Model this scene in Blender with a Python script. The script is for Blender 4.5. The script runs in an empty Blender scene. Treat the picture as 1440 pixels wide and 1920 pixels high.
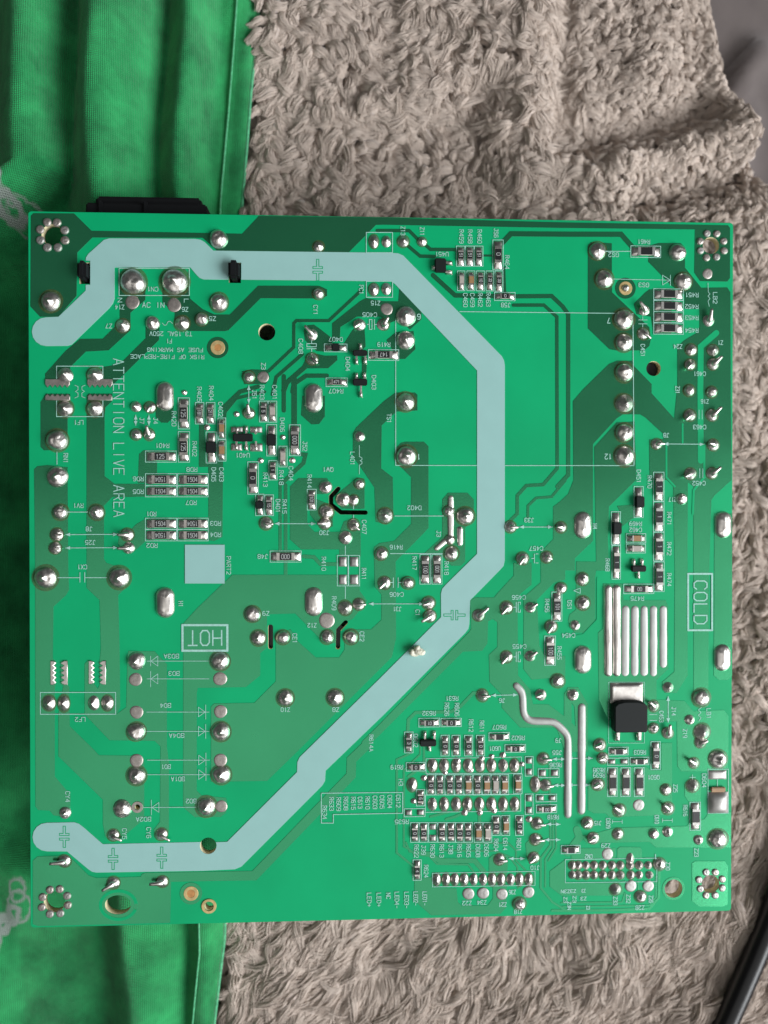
import bpy, bmesh, math, random
import numpy as np
from mathutils import Vector, Matrix, noise

# ------------------------------------------------------------------ camera, lamps, exposure (1 unit = 1 cm)
sc = bpy.context.scene
sc.unit_settings.scale_length = 0.01
ZB = 2.4                                   # height of the board's upper face above the blanket
BW, BH, BT = 132.0, 131.8, 1.6             # board size in millimetres
cd = bpy.data.cameras.new('camera'); cam = bpy.data.objects.new('camera', cd); sc.collection.objects.link(cam)
cam.location = (-0.718, 1.175, ZB + 14.382)
cam.rotation_euler = (-0.007034, -0.044781, -0.000181)
cd.sensor_fit = 'HORIZONTAL'; cd.sensor_width = 36; cd.lens = 36; cd.clip_start = 0.1; cd.clip_end = 1000
cd.dof.use_dof = True; cd.dof.focus_distance = 14.25; cd.dof.aperture_fstop = 0.14
sc.camera = cam
w = bpy.data.worlds.new('World'); sc.world = w; w.use_nodes = True
bg = w.node_tree.nodes['Background']; bg.inputs[0].default_value = (0.93, 0.97, 1.0, 1); bg.inputs[1].default_value = 0.055
def area(name, loc, aim, sx, sy, power, col):
    l = bpy.data.lights.new(name, 'AREA'); l.shape = 'RECTANGLE'; l.size = sx; l.size_y = sy; l.energy = power; l.color = col
    o = bpy.data.objects.new(name, l); sc.collection.objects.link(o); o.location = loc
    o.rotation_euler = (Vector(aim) - Vector(loc)).to_track_quat('-Z', 'Y').to_euler()
    return o
area('window_light', (86, -34, 62), (0, 0, 0), 105, 55, 215000, (0.96, 0.98, 1.0))
area('ceiling_bounce_light', (-2, -70, 140), (-2, -70, 0), 170, 140, 56000, (1.0, 0.98, 0.95))
sc.view_settings.view_transform = 'Standard'; sc.view_settings.look = 'None'; sc.view_settings.gamma = 1; sc.view_settings.exposure = 0.0
sc.cycles.use_denoising = True

random.seed(4); RN = random.Random(11)
COL = sc.collection

# ------------------------------------------------------------------ materials
def mat(name, col, rough=0.5, metal=0.0, spec=0.5, var=0.0, vscale=8.0, bump=0.0, bscale=60.0, coat=0.0, coatr=0.2, sheen=0.0, detail=4.0, rvar=0.0, sub=0.0, bdist=0.02):
    m = bpy.data.materials.new(name); m.use_nodes = True
    nt = m.node_tree; b = nt.nodes['Principled BSDF']
    b.inputs['Base Color'].default_value = (*col, 1); b.inputs['Roughness'].default_value = rough; b.inputs['Metallic'].default_value = metal
    b.inputs['Specular IOR Level'].default_value = spec
    b.inputs['Coat Weight'].default_value = coat; b.inputs['Coat Roughness'].default_value = coatr
    b.inputs['Sheen Weight'].default_value = sheen
    if sub: b.inputs['Subsurface Weight'].default_value = sub; b.inputs['Subsurface Radius'].default_value = (0.05, 0.05, 0.04)
    tc = nt.nodes.new('ShaderNodeTexCoord')
    if var or rvar:
        n = nt.nodes.new('ShaderNodeTexNoise'); n.inputs['Scale'].default_value = vscale; n.inputs['Detail'].default_value = detail
        nt.links.new(tc.outputs['Object'], n.inputs['Vector'])
        if var:
            r = nt.nodes.new('ShaderNodeValToRGB'); e = r.color_ramp.elements
            e[0].position = 0.3; e[1].position = 0.7
            e[0].color = (*[c * (1 - var) for c in col], 1); e[1].color = (*[min(1, c * (1 + var)) for c in col], 1)
            nt.links.new(n.outputs['Fac'], r.inputs['Fac']); nt.links.new(r.outputs['Color'], b.inputs['Base Color'])
        if rvar:
            mr = nt.nodes.new('ShaderNodeMapRange'); mr.inputs['To Min'].default_value = max(0.02, rough - rvar); mr.inputs['To Max'].default_value = rough + rvar
            nt.links.new(n.outputs['Fac'], mr.inputs['Value']); nt.links.new(mr.outputs['Result'], b.inputs['Roughness'])
    if bump:
        n2 = nt.nodes.new('ShaderNodeTexNoise'); n2.inputs['Scale'].default_value = bscale; n2.inputs['Detail'].default_value = 3
        nt.links.new(tc.outputs['Object'], n2.inputs['Vector'])
        bp = nt.nodes.new('ShaderNodeBump'); bp.inputs['Strength'].default_value = bump; bp.inputs['Distance'].default_value = bdist
        nt.links.new(n2.outputs['Fac'], bp.inputs['Height']); nt.links.new(bp.outputs['Normal'], b.inputs['Normal'])
    return m
M = {
 'mask': mat('green_solder_mask', (0.002, 0.38, 0.146), 0.45, spec=0.2, var=0.07, vscale=0.7, bump=0.03, bscale=40),
 'edge': mat('fibreglass_edge', (0.34, 0.36, 0.2), 0.7, var=0.25, vscale=12),
 'wall': mat('fibreglass_hole_wall', (0.62, 0.55, 0.34), 0.7, var=0.2, vscale=20),
 'copper': mat('mask_over_copper', (0.058, 0.39, 0.18), 0.26, metal=0.84, var=0.06, vscale=0.6, bump=0.04, bscale=30, rvar=0.03),
 'copperedge': mat('mask_over_trace_edge', (0.004, 0.17, 0.075), 0.5, spec=0.2),
 'band': mat('pale_print_ink', (0.30, 0.53, 0.50), 0.55, spec=0.3, var=0.02, vscale=3, bump=0.05, bscale=80),
 'ink': mat('white_print_ink', (0.36, 0.62, 0.55), 0.6, spec=0.3, var=0.15, vscale=30),
 'solder': mat('solder', (0.72, 0.68, 0.64), 0.38, metal=1.0, var=0.18, vscale=4, bump=0.12, bscale=5, rvar=0.14, bdist=0.05),
 'tin': mat('dull_tinned_pad', (0.44, 0.40, 0.37), 0.46, metal=0.85, var=0.2, vscale=9, bump=0.15, bscale=25),
 'bright': mat('satin_tinned_pad', (0.40, 0.39, 0.37), 0.5, metal=0.8, var=0.08, vscale=9, bump=0.1, bscale=25),
 'barmat': mat('tinned_bar', (0.42, 0.43, 0.41), 0.5, metal=0.5, var=0.06, vscale=6, bump=0.1, bscale=12),
 'plastic': mat('black_plastic', (0.007, 0.008, 0.009), 0.6, spec=.18, bump=0.1, bscale=40),
 'epoxy': mat('black_moulding', (0.010, 0.013, 0.013), 0.62, spec=.22, bump=0.15, bscale=80),
 'glaze': mat('black_resistor_glaze', (0.016, 0.017, 0.018), 0.35),
 'ceramic': mat('white_ceramic', (0.55, 0.53, 0.48), 0.5),
 'mark': mat('grey_marking_ink', (0.42, 0.44, 0.43), 0.6),
 'tanmlcc': mat('tan_capacitor_ceramic', (0.33, 0.19, 0.09), 0.4, var=0.15, vscale=10),
 'greymlcc': mat('grey_capacitor_ceramic', (0.42, 0.38, 0.34), 0.4, var=0.1, vscale=10),
 'brass': mat('bare_copper_ring', (0.60, 0.44, 0.20), 0.45, metal=0.35, var=0.2, vscale=10),
 'orange': mat('bare_fibre_core', (0.50, 0.24, 0.08), 0.6, var=0.2, vscale=10),
 'nylon': mat('milky_nylon', (0.70, 0.68, 0.55), 0.45, sub=0.4, bump=0.2, bscale=12),
 'ferrite': mat('yellow_tape', (0.55, 0.42, 0.05), 0.4),
 'alu': mat('aluminium', (0.5, 0.5, 0.5), 0.35, metal=1.0),
 'sleeve': mat('dark_sleeve', (0.02, 0.02, 0.025), 0.35),
 'cable': mat('black_cable_sheath', (0.008, 0.008, 0.009), 0.3, spec=.35, bump=0.05, bscale=30),
 'sheet': mat('dusky_sheet_fabric', (0.11, 0.09, 0.085), 0.85, var=0.12, vscale=1.2, bump=0.25, bscale=25, sheen=0.2),
 'hem': mat('pale_green_thread', (0.09, 0.40, 0.20), 0.9, var=0.3, vscale=14),
}

# ------------------------------------------------------------------ mesh helpers
def obj(name, me, m, parent=None, label=None):
    o = bpy.data.objects.new(name, me); COL.objects.link(o)
    if m is not None and not me.materials: me.materials.append(m)
    if parent is not None: o.parent = parent
    if label: o['label'] = label
    return o
def meshd(v, f, smooth=False):
    me = bpy.data.meshes.new('m'); me.from_pydata(v, [], f)
    if smooth: me.polygons.foreach_set('use_smooth', [True] * len(me.polygons))
    me.update(); return me
def bx(u): return u / 10 - BW / 20          # board millimetres to scene
def by(v): return BH / 20 - v / 10
def bp(p): return (bx(p[0]), by(p[1]))
_lay = [0]
def nextz(base):
    _lay[0] += 1
    return base + (_lay[0] % 300) * 6e-6
def stroke_poly(pts, wd, round_n=0):
    P = [np.array(p, float) for p in pts]; h = wd / 2; L = []; R = []
    for i, p in enumerate(P):
        if i == 0: d = P[1] - P[0]; d /= np.linalg.norm(d); n = np.array([-d[1], d[0]]); s = 1
        elif i == len(P) - 1: d = P[-1] - P[-2]; d /= np.linalg.norm(d); n = np.array([-d[1], d[0]]); s = 1
        else:
            a = P[i] - P[i-1]; a /= np.linalg.norm(a); b = P[i+1] - P[i]; b /= np.linalg.norm(b)
            n = np.array([-(a+b)[1], (a+b)[0]]); n /= np.linalg.norm(n); s = 1 / max(0.4, n @ np.array([-a[1], a[0]]))
        L.append(p + n * h * s); R.append(p - n * h * s)
    out = [tuple(q) for q in L]
    def capend(c, d):
        a0 = math.atan2(d[1], d[0]) + math.pi / 2
        return [(c[0] + h * math.cos(a0 - math.pi * k / 6), c[1] + h * math.sin(a0 - math.pi * k / 6)) for k in range(1, 6)]
    out += capend(P[-1], P[-1] - P[-2]) + [tuple(q) for q in reversed(R)] + capend(P[0], P[0] - P[1])
    return out
def area2(p): return sum(p[i][0] * p[(i+1) % len(p)][1] - p[(i+1) % len(p)][0] * p[i][1] for i in range(len(p)))
def solid_from_polys(polys, z0, z1, bevel=0.0):
    """closed flat slab from 2D outlines (scene cm)"""
    cu = bpy.data.curves.new('c', 'CURVE'); cu.dimensions = '2D'; cu.fill_mode = 'BOTH'; cu.extrude = (z1 - z0) / 2 - bevel
    if bevel: cu.bevel_depth = bevel; cu.bevel_resolution = 0; cu.offset = -bevel
    for p in polys:
        s = cu.splines.new('POLY'); s.points.add(len(p) - 1)
        s.points.foreach_set('co', [c for q in p for c in (q[0], q[1], 0, 1)]); s.use_cyclic_u = True
    o = bpy.data.objects.new('c', cu); COL.objects.link(o)
    me = bpy.data.meshes.new_from_object(o, depsgraph=None) if False else o.to_mesh().copy()
    o.to_mesh_clear(); bpy.data.objects.remove(o)
    me.transform(Matrix.Translation((0, 0, (z0 + z1) / 2)))
    bm = bmesh.new(); bm.from_mesh(me); bmesh.ops.remove_doubles(bm, verts=bm.verts, dist=1e-6); bm.to_mesh(me); bm.free()
    me.materials.clear(); me.update(); return me
def circle(cx, cy, rx, ry=None, n=28):
    ry = ry or rx
    return [(cx + rx * math.cos(2 * math.pi * i / n), cy + ry * math.sin(2 * math.pi * i / n)) for i in range(n)]

D = {
 'band': [
  (3.25,19.41),(2.25,19.62),(1.41,20.2),(0.85,21.07),(0.65,22.08),(0.84,23.08),(1.4,23.93),(2.24,24.5),(3.23,24.69),(7.08,24.61),(7.85,24.35),(14.63,17.62),(15.31,16.73),(15.6,15.85),(15.62,10.12),(29.42,9.93),
  (30.69,11.44),(31.18,11.87),(31.86,12.11),(36.42,12.08),(36.42,8.94),(38.78,8.91),(38.77,12.08),(65.26,12.01),(66.56,12.02),(67.26,12.45),(82.8,28.56),(82.81,63.06),(76.92,68.82),(76.21,69.62),(75.98,70.53),
  (76.01,74.95),(64.26,86.59),(50.45,100.03),(49.49,100.95),(49.04,101.9),(48.99,103.74),(36.01,116.57),(33.94,116.59),(34.07,117.22),(33.86,117.99),(33.3,118.55),(32.53,118.74),(31.77,118.52),(31.21,117.94),(31,117.16),
  (31.13,116.53),(13.21,116.56),(9.67,113.35),(8.85,112.69),(8.02,112.4),(3.05,112.4),(2.06,112.58),(1.22,113.14),(0.66,113.98),(0.46,114.99),(0.65,116),(1.21,116.87),(2.05,117.46),(3.04,117.68),(6.71,117.78),
  (10.58,121.18),(11.25,121.64),(12.03,121.8),(31.47,121.89),(37.43,121.73),(38.63,121.26),(53.66,106.38),(54.2,105.49),(54.32,103.59),(65.26,93.17),(80.56,78),(81.17,77.2),(81.37,76.29),(81.51,71.82),(87.14,66.15),
  (87.85,65.35),(88.08,64.34),(88.06,27.53),(87.91,26.63),(87.5,25.83),(68.86,7.15),(67.91,6.76),(66.26,6.69),(33.67,6.77),(32.07,5.21),(31.29,4.78),(30.31,4.65),(14.66,4.79),(13.7,5.1),(10.89,7.69),(10.45,8.38),
  (10.4,8.96),(11.22,8.95),(11.21,13.36),(10.39,13.37),(10.39,14.44),(5.46,19.29),
 ],
 'copper': [
  
  ('p',[(0.52,0.82),(1,0.37),(8.31,0.3),(11.48,3.42),(38.93,3.53),(42.03,0.18),(65.27,0.09),(98.54,0.44),(130.96,0.47),(131.38,0.97),(131.41,10.52),(130.85,11.24),(125.54,11.2),(124.41,9.59),(124.51,1.39),(98.55,1.54),(65.27,1.48),(63.77,1.55),(61.63,3.77),(58.73,6.7),(34.61,7.05),(31.68,4.43),(11.61,4.7),(8.91,7.48),(8.74,15.44),(5.46,19.29),(2.1,19.33),(0.37,17.44)]),
  ('p',[(10.82,33.34),(15.17,33.31),(15.17,34.69),(13.91,35.88),(13.76,37.45),(13.73,48.51),(15.52,49.92),(21.15,49.92),(21.15,52.33),(15.03,52.45),(13.6,54),(13.57,63.79),(14.02,64.53),(17.71,65.78),(18.29,67.26),(17.7,68.93),(16.14,70.5),(16.36,80.96),(16.45,91.13),(15.86,92.44),(17.51,91.24),(17.77,81.76),(17.97,80.81),(22.74,80.92),(24.98,83.31),(24.95,98.66),(25.31,101.64),(25.29,114.54),(24.42,115.72),(23.15,115.69),(22.47,114.09),(23.63,112.62),(23.78,98.65),(22.7,97.58),(14.43,97.33),(9.96,92.48),(9.98,83.14),(10.59,82.55),(11.75,82.69),(11.74,86.87),(12.37,87.73),(12.69,87.04),(12.7,82.7),(12.92,80.3),(12.73,71.43),(10.38,69.14),(10.48,33.74)]),
  ('p',[(5.64,82.64),(6.91,82.65),(6.9,86.94),(7.19,87.42),(7.26,94.61),(11.59,98.97),(12.53,100.05),(20.34,100.28),(20.8,101.25),(20.78,112.08),(18.18,114.21),(16.98,115.37),(14.86,116.06),(13.67,115.21),(13.21,112.9),(13.22,108.35),(12.51,107.61),(5.17,100.17),(5.19,92.42),(6.09,87.17),(5.64,86.87)]),
  ('p',[(0.95,47.29),(1.53,46.71),(3.29,46.51),(7.01,46.89),(7.09,65.93),(7.21,69.47),(6.66,70.45),(4.38,72.58),(4.24,82.13),(4.79,82.63),(4.77,86.8),(4.58,87.4),(4.53,103.89),(7.32,107.29),(7.31,110.64),(6.61,111.47),(4.26,111.06),(3.54,110.18),(1.45,110.04),(0.99,109.32),(1.08,64.93)]),
  ('p',[(16.52,13.44),(21.24,13.38),(21.23,16.01),(18.51,18.42),(18.51,21.64),(14.49,25.38),(10.38,25.65),(7.56,28.53),(7.55,31.75),(2.99,31.78),(2.99,29.76),(6.63,25.57),(9.33,23.28),(13.44,23.2),(16.51,20.11)]),
  ('p',[(24.31,13.34),(29.05,13.28),(29.4,15.67),(31.66,17.56),(33.8,18.54),(36.65,18.51),(41.87,13.12),(53.2,12.98),(54.65,13.64),(54.69,14.89),(53.32,15.39),(42.35,15.47),(36.41,21.47),(35.7,21.64),(29.04,21.66),(26.43,20.01),(26.55,18.34),(24.31,16.45)]),
  ('p',[(21.22,21.02),(23.78,20.99),(23.7,23.39),(17.66,29.41),(15.3,31.69),(10.83,31.72),(10.83,31.13),(13.66,28.37),(16.49,27.87),(21.22,23.05)]),
  ('p',[(3.1,33.41),(7.54,33.39),(7.54,34.46),(7.06,37.32),(7.05,42.56),(5.41,43.75),(2.71,43.81),(2.13,43.17),(2.16,34.96)]),('p',[(19.99,44.43),(20.82,43.71),(21.41,43.7),(23.3,45.85),(23.29,49.81),(19.74,49.81)]),
  ('p',[(21.14,56.4),(19.48,57.35),(18.54,58.31),(16.41,58.55),(16.12,60.94),(17.58,62.86),(19.12,62.39),(21.25,60.47)]),('p',[(23.08,35.08),(26.35,35.06),(26.28,37.7),(25.21,38.66),(24.02,38.62),(23.03,37.6)]),
  ('p',[(32.65,45.59),(35.39,45.35),(35.25,59.78),(33.7,60.55),(32.63,60.38)]),('p',[(31,35.04),(31.96,35.03),(32.06,44.87),(32.77,46.79),(30.91,46.8)]),
  ('p',[(50.03,33.48),(54.24,33.45),(54.24,37.32),(53.16,38.77),(51.71,38.83),(49.78,37.1)]),
  ('p',[(47.73,50.39),(49.29,48.81),(54.6,48.81),(55.68,50.38),(54.6,51.83),(50.98,51.83),(50.97,57.4),(52.3,58.85),(57.01,58.86),(57.74,56.92),(59.68,56.19),(60.89,57.65),(60.93,63.48),(56.89,63.46),(56.89,62.15),(49.76,62.13),(47.72,60.29)]),
  ('p',[(56.05,52.56),(57.01,51.35),(59.44,49.4),(60.16,48.68),(61.62,48.92),(61.66,54.5),(60.65,54.62),(57.25,54.5)]),('p',[(51.34,52.8),(52.78,52.8),(55.68,53.89),(55.75,57.89),(53.63,58.25),(51.45,55.7)]),
  (0.83,[(46.62,29.89),(46.61,36.27)]),(1.07,[(48.54,30.35),(48.53,39.28)]),(0.78,[(49.18,44.35),(50.62,44.46),(50.26,46.03),(46.28,49.78)]),(0.63,[(45.92,49.42),(45.91,62.46)]),
  (0.68,[(46.93,50.14),(46.92,66.09),(46.92,67.54)]),(0.83,[(41.87,31.85),(38.52,32.83),(35.41,35.85)]),(0.63,[(43.06,32.8),(37.8,34.04),(35.77,36.57),(35.52,39.34)]),
  (0.73,[(50.24,63.44),(52.17,63.57),(53.38,64.91),(56.76,64.92)]),
  ('p',[(67.42,32.77),(71.07,32.74),(71.57,33.16),(71.57,36.14),(67.56,36.38),(64.86,38.97),(64.76,46.97),(66.93,48.67),(67.06,55.47),(65.72,57.56),(63.66,56.96),(63.46,50.62),(61.02,46.98),(59.44,44.79),(59.44,40.41),(60.05,39.35),(65.26,34.36)]),
  ('p',[(67.66,42.97),(68.47,42.17),(69.27,41.97),(72.78,41.95),(73.65,42.82),(73.65,58.16),(72.54,59.38),(67.46,64.47),(67.54,78.8),(66.76,82.4),(48.99,100),(43.43,105.35),(33.03,105.34),(33.05,91.33),(33.65,90.74),(41.08,90.69),(45.04,86.74),(45.05,79.02),(45.25,77.83),(47.82,77.05),(49.27,79.39),(52.52,82.33),(56.86,82.37),(57.86,80.92),(57.86,78.12),(59.16,77.13),(62.83,77.16),(64.76,75.37),(64.76,70.64),(63.56,69.26),(63.46,66.66),(63.36,61.76),(64.46,60.96),(67.16,60.57),(70.35,57.42),(70.35,48.66),(68.65,46.96),(67.66,46.17)]),
  ('p',[(27.99,75.81),(30.58,72.96),(37.03,66.8),(56.57,66.88),(60.66,67.05),(60.76,70),(62.1,71.85),(59.46,75.14),(58.26,75.73),(56.67,77.41),(56.17,79.71),(54.47,79.89),(53.13,78.68),(48.67,74.11),(43.47,74.23),(43.36,80.5),(42.18,81.48),(42.17,85.62),(39.5,87.77),(30.65,87.83),(30.45,88.82),(30.42,106.95),(31.3,107.8),(35.83,108.37),(36.12,109.77),(35.82,111.16),(34.84,111.94),(30.06,111.9),(27.92,110.02)]),
  ('p',[(76.22,52.8),(77.32,51.53),(81,51.53),(82.23,52.8),(82.23,56.7),(80.58,58.17),(80.59,64.52),(79.78,65.29),(77.94,65.29),(76.22,63.09),(72.67,63.08),(76.22,59.87)]),
  (0.63,[(60.95,13.85),(54.98,19.47),(48.96,19.53),(48.48,20.02),(48.47,24.48),(43.79,28.97)]),
  ('p',[(60.78,15.78),(61.87,15.17),(65.26,15.73),(67.94,15.7),(68.18,12.79),(72.32,16.98),(72.32,19.05),(70.13,21.01),(68.06,19.09),(66.24,19.84),(64.54,18.64),(60.17,18.69),(57.15,20.66),(57.03,23.19),(55.58,23.21),(55.58,19.95)]),
  ('p',[(50.28,21.33),(51,20.36),(52.2,20.22),(53.41,21.06),(55.58,22.72),(55.58,23.81),(54.25,25.27),(52.68,25.16),(50.52,23.13)]),
  ('p',[(50.76,26.51),(51.48,25.54),(52.68,25.65),(54.25,25.99),(56.54,25.93),(56.59,26.82),(54.85,28.36),(49.79,28.4)]),(0.97,[(50.75,27.95),(47.14,31.11),(46.61,32.56)]),
  (0.68,[(50.03,25.79),(45.22,30.04),(44.5,33.3)]),(0.83,[(54.61,29.73),(50.75,29.76),(48.47,31.35),(48.22,32.79)]),
  ('p',[(59.33,21.24),(60.17,20.38),(61.63,20.61),(61.87,24.24),(60.66,25.46),(58.96,25.23),(57.51,24.15)]),('p',[(61.14,26.18),(62.11,26.17),(61.99,29.56),(61.14,29.57)]),
  ('p',[(38.88,29.01),(40.67,28.63),(43.55,28.73),(44.03,30.05),(43.3,31.38),(39.24,31.41)]),('p',[(65.72,22.99),(67.42,21.52),(70.83,21.24),(71.2,24.64),(69.25,26.5),(67.91,26.51)]),
  (0.68,[(64.03,2.57),(69.98,2.48),(72.29,4.74)]),(0.68,[(69.12,4.79),(72.05,7.22),(74.73,7.25)]),(0.68,[(72.66,4.74),(74,5.93),(79.13,5.9)]),(0.88,[(74.49,10.77),(78.64,14.48),(86.25,14.51)]),
  (1.02,[(87.59,4.51),(89.19,2.78),(99.57,2.69),(110.26,2.53),(112.51,4.99)]),(0.49,[(87.92,9.13),(88.1,13.76)]),(0.44,[(83.79,6.95),(85.75,6.92)]),
  (0.83,[(89.94,14.52),(96.98,14.38),(99.09,16.31),(100.16,17.77),(100.21,48.16),(98.15,50.37)]),
  (0.68,[(89.7,16.18),(95.5,16.11),(97.98,18.28),(98.1,46.93),(95.43,50),(92.21,50.2),(90.48,52.09),(90.48,55.51),(89,56.98)]),
  ('p',[(103.89,4.63),(104.51,4.06),(108.49,4.24),(108.56,13.51),(112.51,17.14),(115.77,20.06),(116.08,22.27),(115.78,23.63),(114.78,24.5),(109.28,24.54),(108.03,24.31),(103.91,20.42)]),
  ('p',[(115.73,4.58),(117.49,4.06),(121.75,4),(122.63,4.84),(122.64,8.66),(125.8,12.44),(130.85,12.3),(131.48,13.23),(131.62,31.77),(121.2,31.83),(121.17,23.7),(122.55,22.45),(125.07,20.95),(125.44,19.96),(125.43,16.51),(122.54,16.54),(122.53,13.83),(120.01,12.14),(115.49,7.65)]),
  ('p',[(115,13.43),(115.75,12.88),(120.02,12.75),(120.04,21.25),(116.52,21.28),(116.02,18.09),(113.26,17.63),(112.71,15.67)]),
  ('p',[(108,27.07),(109.54,26.45),(112.52,26.43),(112.83,27.44),(116.24,30.85),(116.24,32.58),(120.59,37.32),(121.2,30.82),(131.58,30.75),(131.84,49.08),(128.52,52.04),(127.9,52.96),(127.52,66.41),(124.4,66.4),(124.36,50.31),(123.32,49.6),(123.26,66.4),(120.77,66.39),(120.42,50.32),(119.18,49.1),(115.87,49.31),(115.75,41.4),(118.54,41.28),(118.64,40.47),(115.02,37.24),(113.98,36.64),(110.69,36.66),(109.46,37.47),(104.95,42.34),(104.98,57.21),(104.99,60.65),(101.51,63.98),(101.51,66.31),(94.93,66.08),(94.92,62.75),(97.31,60.33),(97.3,54.17),(98.63,53.16),(100.16,51.75),(101.18,49.12),(101.05,34.19),(102.99,31.95)]),
  ('p',[(105.16,42.85),(109.46,38.18),(112.96,37.96),(113.29,49.11),(108.05,54.18),(107.86,60.25),(108.08,66.34),(105.61,66.33)]),(0.54,[(99.64,49.23),(97.04,52.3),(94.07,52.55),(92.51,54.02),(92.51,56.22)]),
  ('p',[(109.59,54.02),(112.59,53.78),(114.1,55.75),(112.1,56.73),(110.6,57.96),(110.34,55.5)]),('p',[(101.12,57.95),(101.25,61.27),(104.49,61.28),(104.86,60.42),(104.85,55.25),(101.36,55.49)]),
  ('p',[(120.78,64.38),(123.3,64.39),(123.36,86.44),(121.22,89.77),(118.83,89.74),(118.4,87.63),(120.71,85.67)]),('p',[(124.43,64.39),(127.47,64.4),(127.41,88.97),(127.55,92.2),(124.51,92.17)]),
  ('p',[(128.45,55.48),(131.94,55.49),(132.04,86.53),(131.33,87.4),(129.43,87.38),(128.42,86.5)]),
  ('p',[(106.92,68.77),(110.62,68.79),(110.88,71.94),(119.04,71.99),(119.54,73.28),(119.57,85.17),(117.31,87.25),(117.32,90.96),(122.74,91.28),(124.51,93.28),(130.46,93.11),(131.36,94.24),(131.38,101.21),(131.26,104.57),(130.63,104.93),(122.15,104.8),(121.39,103.79),(121.24,95.23),(115.45,95.15),(114.68,90.07),(108.05,94.93),(106.16,90.96),(105.96,78.13),(106.94,77.27)]),
  ('p',[(101.75,64.56),(105.86,64.58),(105.42,67.53),(105.44,75.66),(103.15,78.11),(101.4,78.09),(100.2,75.87),(100.45,74.64),(101.69,73.66)]),
  ('p',[(99.68,89.65),(100.17,88.43),(102.17,88.45),(103.17,90.19),(104.04,91.68),(104.06,100.81),(101.94,100.78),(101.42,92.14)]),
  ('p',[(89.76,67.22),(89.75,64.77),(93.22,64.78),(93.22,68.95),(91.24,70.53),(90.55,71.39),(90.67,86.11),(93,88.84),(93.5,91.55),(96.48,91.64),(99.71,94.09),(102.71,96.84),(102.71,100.79),(99.72,100.75),(97.97,96.09),(91.02,96),(87.56,92.22),(87.56,89.76),(85.21,87.28),(85.08,82.13),(86.68,80.68),(86.68,76.02),(85.81,75.4),(84.95,75.81),(84.83,79.93),(83.85,81.39),(80.16,81.53),(64.25,97.25),(61.09,100.18),(61.09,98.23),(64.25,95.16),(81.38,77.7),(81.68,77.21),(81.53,71.87),(82.36,71.27),(86.06,71.29),(86.8,70.39)]),
  ('p',[(91.69,71.27),(94.95,68.47),(94.95,64.78),(99.67,64.8),(99.67,68),(97.44,68.6),(94.27,71.78),(94.72,80.5),(95.59,82.23),(99.69,82.51),(99.7,86.45),(93.24,86.93),(91.66,84.89)]),
  (0.63,[(83.61,89.35),(82.13,89.33),(79.67,91.88),(77.95,92.84),(71.21,92.9),(69.87,94.2),(69.74,96.64)]),(1.8,[(61.85,99.07),(59.17,101.59),(59.07,104.56),(41.03,123.02),(29.53,122.96),(20.97,122.94)]),
  ('p',[(0.48,119.37),(1.31,118.6),(6.59,118.59),(7.76,119.33),(10.58,122.28),(12,122.79),(22.42,122.73),(25.51,122.43),(25.67,124.01),(25.49,131.5),(1.38,131.5),(0.45,131.12)]),
  ('p',[(70.97,124.28),(74.53,123.99),(74.53,125.95),(78.95,126.23),(79.25,128.89),(79.94,129.52),(84.87,129.63),(85.86,128.3),(85.86,125.59),(88.58,125.66),(88.46,130.09),(87.35,131.29),(74.16,131.27),(70.97,128.45)]),
  ('p',[(85.11,120.66),(85.98,119.94),(88.45,120.04),(88.82,121.1),(88.58,124.18),(85.12,124.1)]),('p',[(92.09,117.97),(93.78,116.4),(95.14,116.42),(96.02,117.92),(94.03,120.6),(92.29,120.56)]),
  (0.44,[(70.36,100.53),(67.67,101.72),(67.67,119.31),(70.73,121.83)]),(0.39,[(72.07,100.8),(69.01,103.69),(69.01,118.12),(70.36,118.88)]),
  (0.39,[(69.38,117.39),(70.11,119.12),(73.3,119.48),(75.26,121.56),(81.17,121.8),(82.15,123.05)]),(0.97,[(71.09,119.38),(73.79,119.69),(75.75,120.95),(82.4,121.09),(84.13,123.1)]),
  (0.39,[(76,119),(86.35,119.33),(89.07,120.49),(90.56,122.49),(90.69,126.44)]),(0.39,[(79.93,117.72),(88.82,117.9),(90.31,119.29),(90.31,121.26),(92.05,123.02)]),
  (0.44,[(95,101.14),(96.74,103.38),(96.89,118.43),(95.03,120.86),(95.03,126.54),(97.28,129.31),(99.77,130.85)]),(0.39,[(97.38,112.77),(97.39,118.94),(95.9,121.13),(95.9,126.31)]),
  (0.39,[(97.87,112.78),(98.01,118.95),(96.52,121.39)]),(0.49,[(74.03,112.58),(76,112.13),(77.96,111.68)]),(0.54,[(76.98,113.13),(78.7,112.67),(80.91,111.73)]),(0.58,[(69.87,104.93),(71.58,103.73),(73.05,104.24)]),
  (0.63,[(83.33,111.28),(83.33,113.98)]),(0.49,[(78.94,100.9),(78.94,102.13)]),(0.44,[(72.8,99.1),(72.8,102.53)]),(0.34,[(72.07,98.85),(72.07,100.8)]),
  ('p',[(104.07,106.96),(106.94,105.77),(107.69,104.05),(115.21,103.67),(116.22,104.43),(118.24,104.46),(118.22,99.25),(120.37,99.28),(120.4,113.06),(114.73,113.21),(108.21,113.34),(107.46,112.58),(105.2,112.54),(104.08,111.9)]),
  ('p',[(102.84,116.82),(106.21,116.14),(109.22,115.34),(123.31,115.28),(124.07,114),(126.6,114.05),(127.48,112.82),(131.87,112.65),(131.89,119.63),(117.27,119.29),(116,118.2),(103.84,118.2)]),
  ('p',[(122.78,107.27),(123.54,106.53),(125.31,106.56),(126.07,107.57),(125.96,110.68),(123.55,110.63),(122.79,109.5)]),
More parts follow.
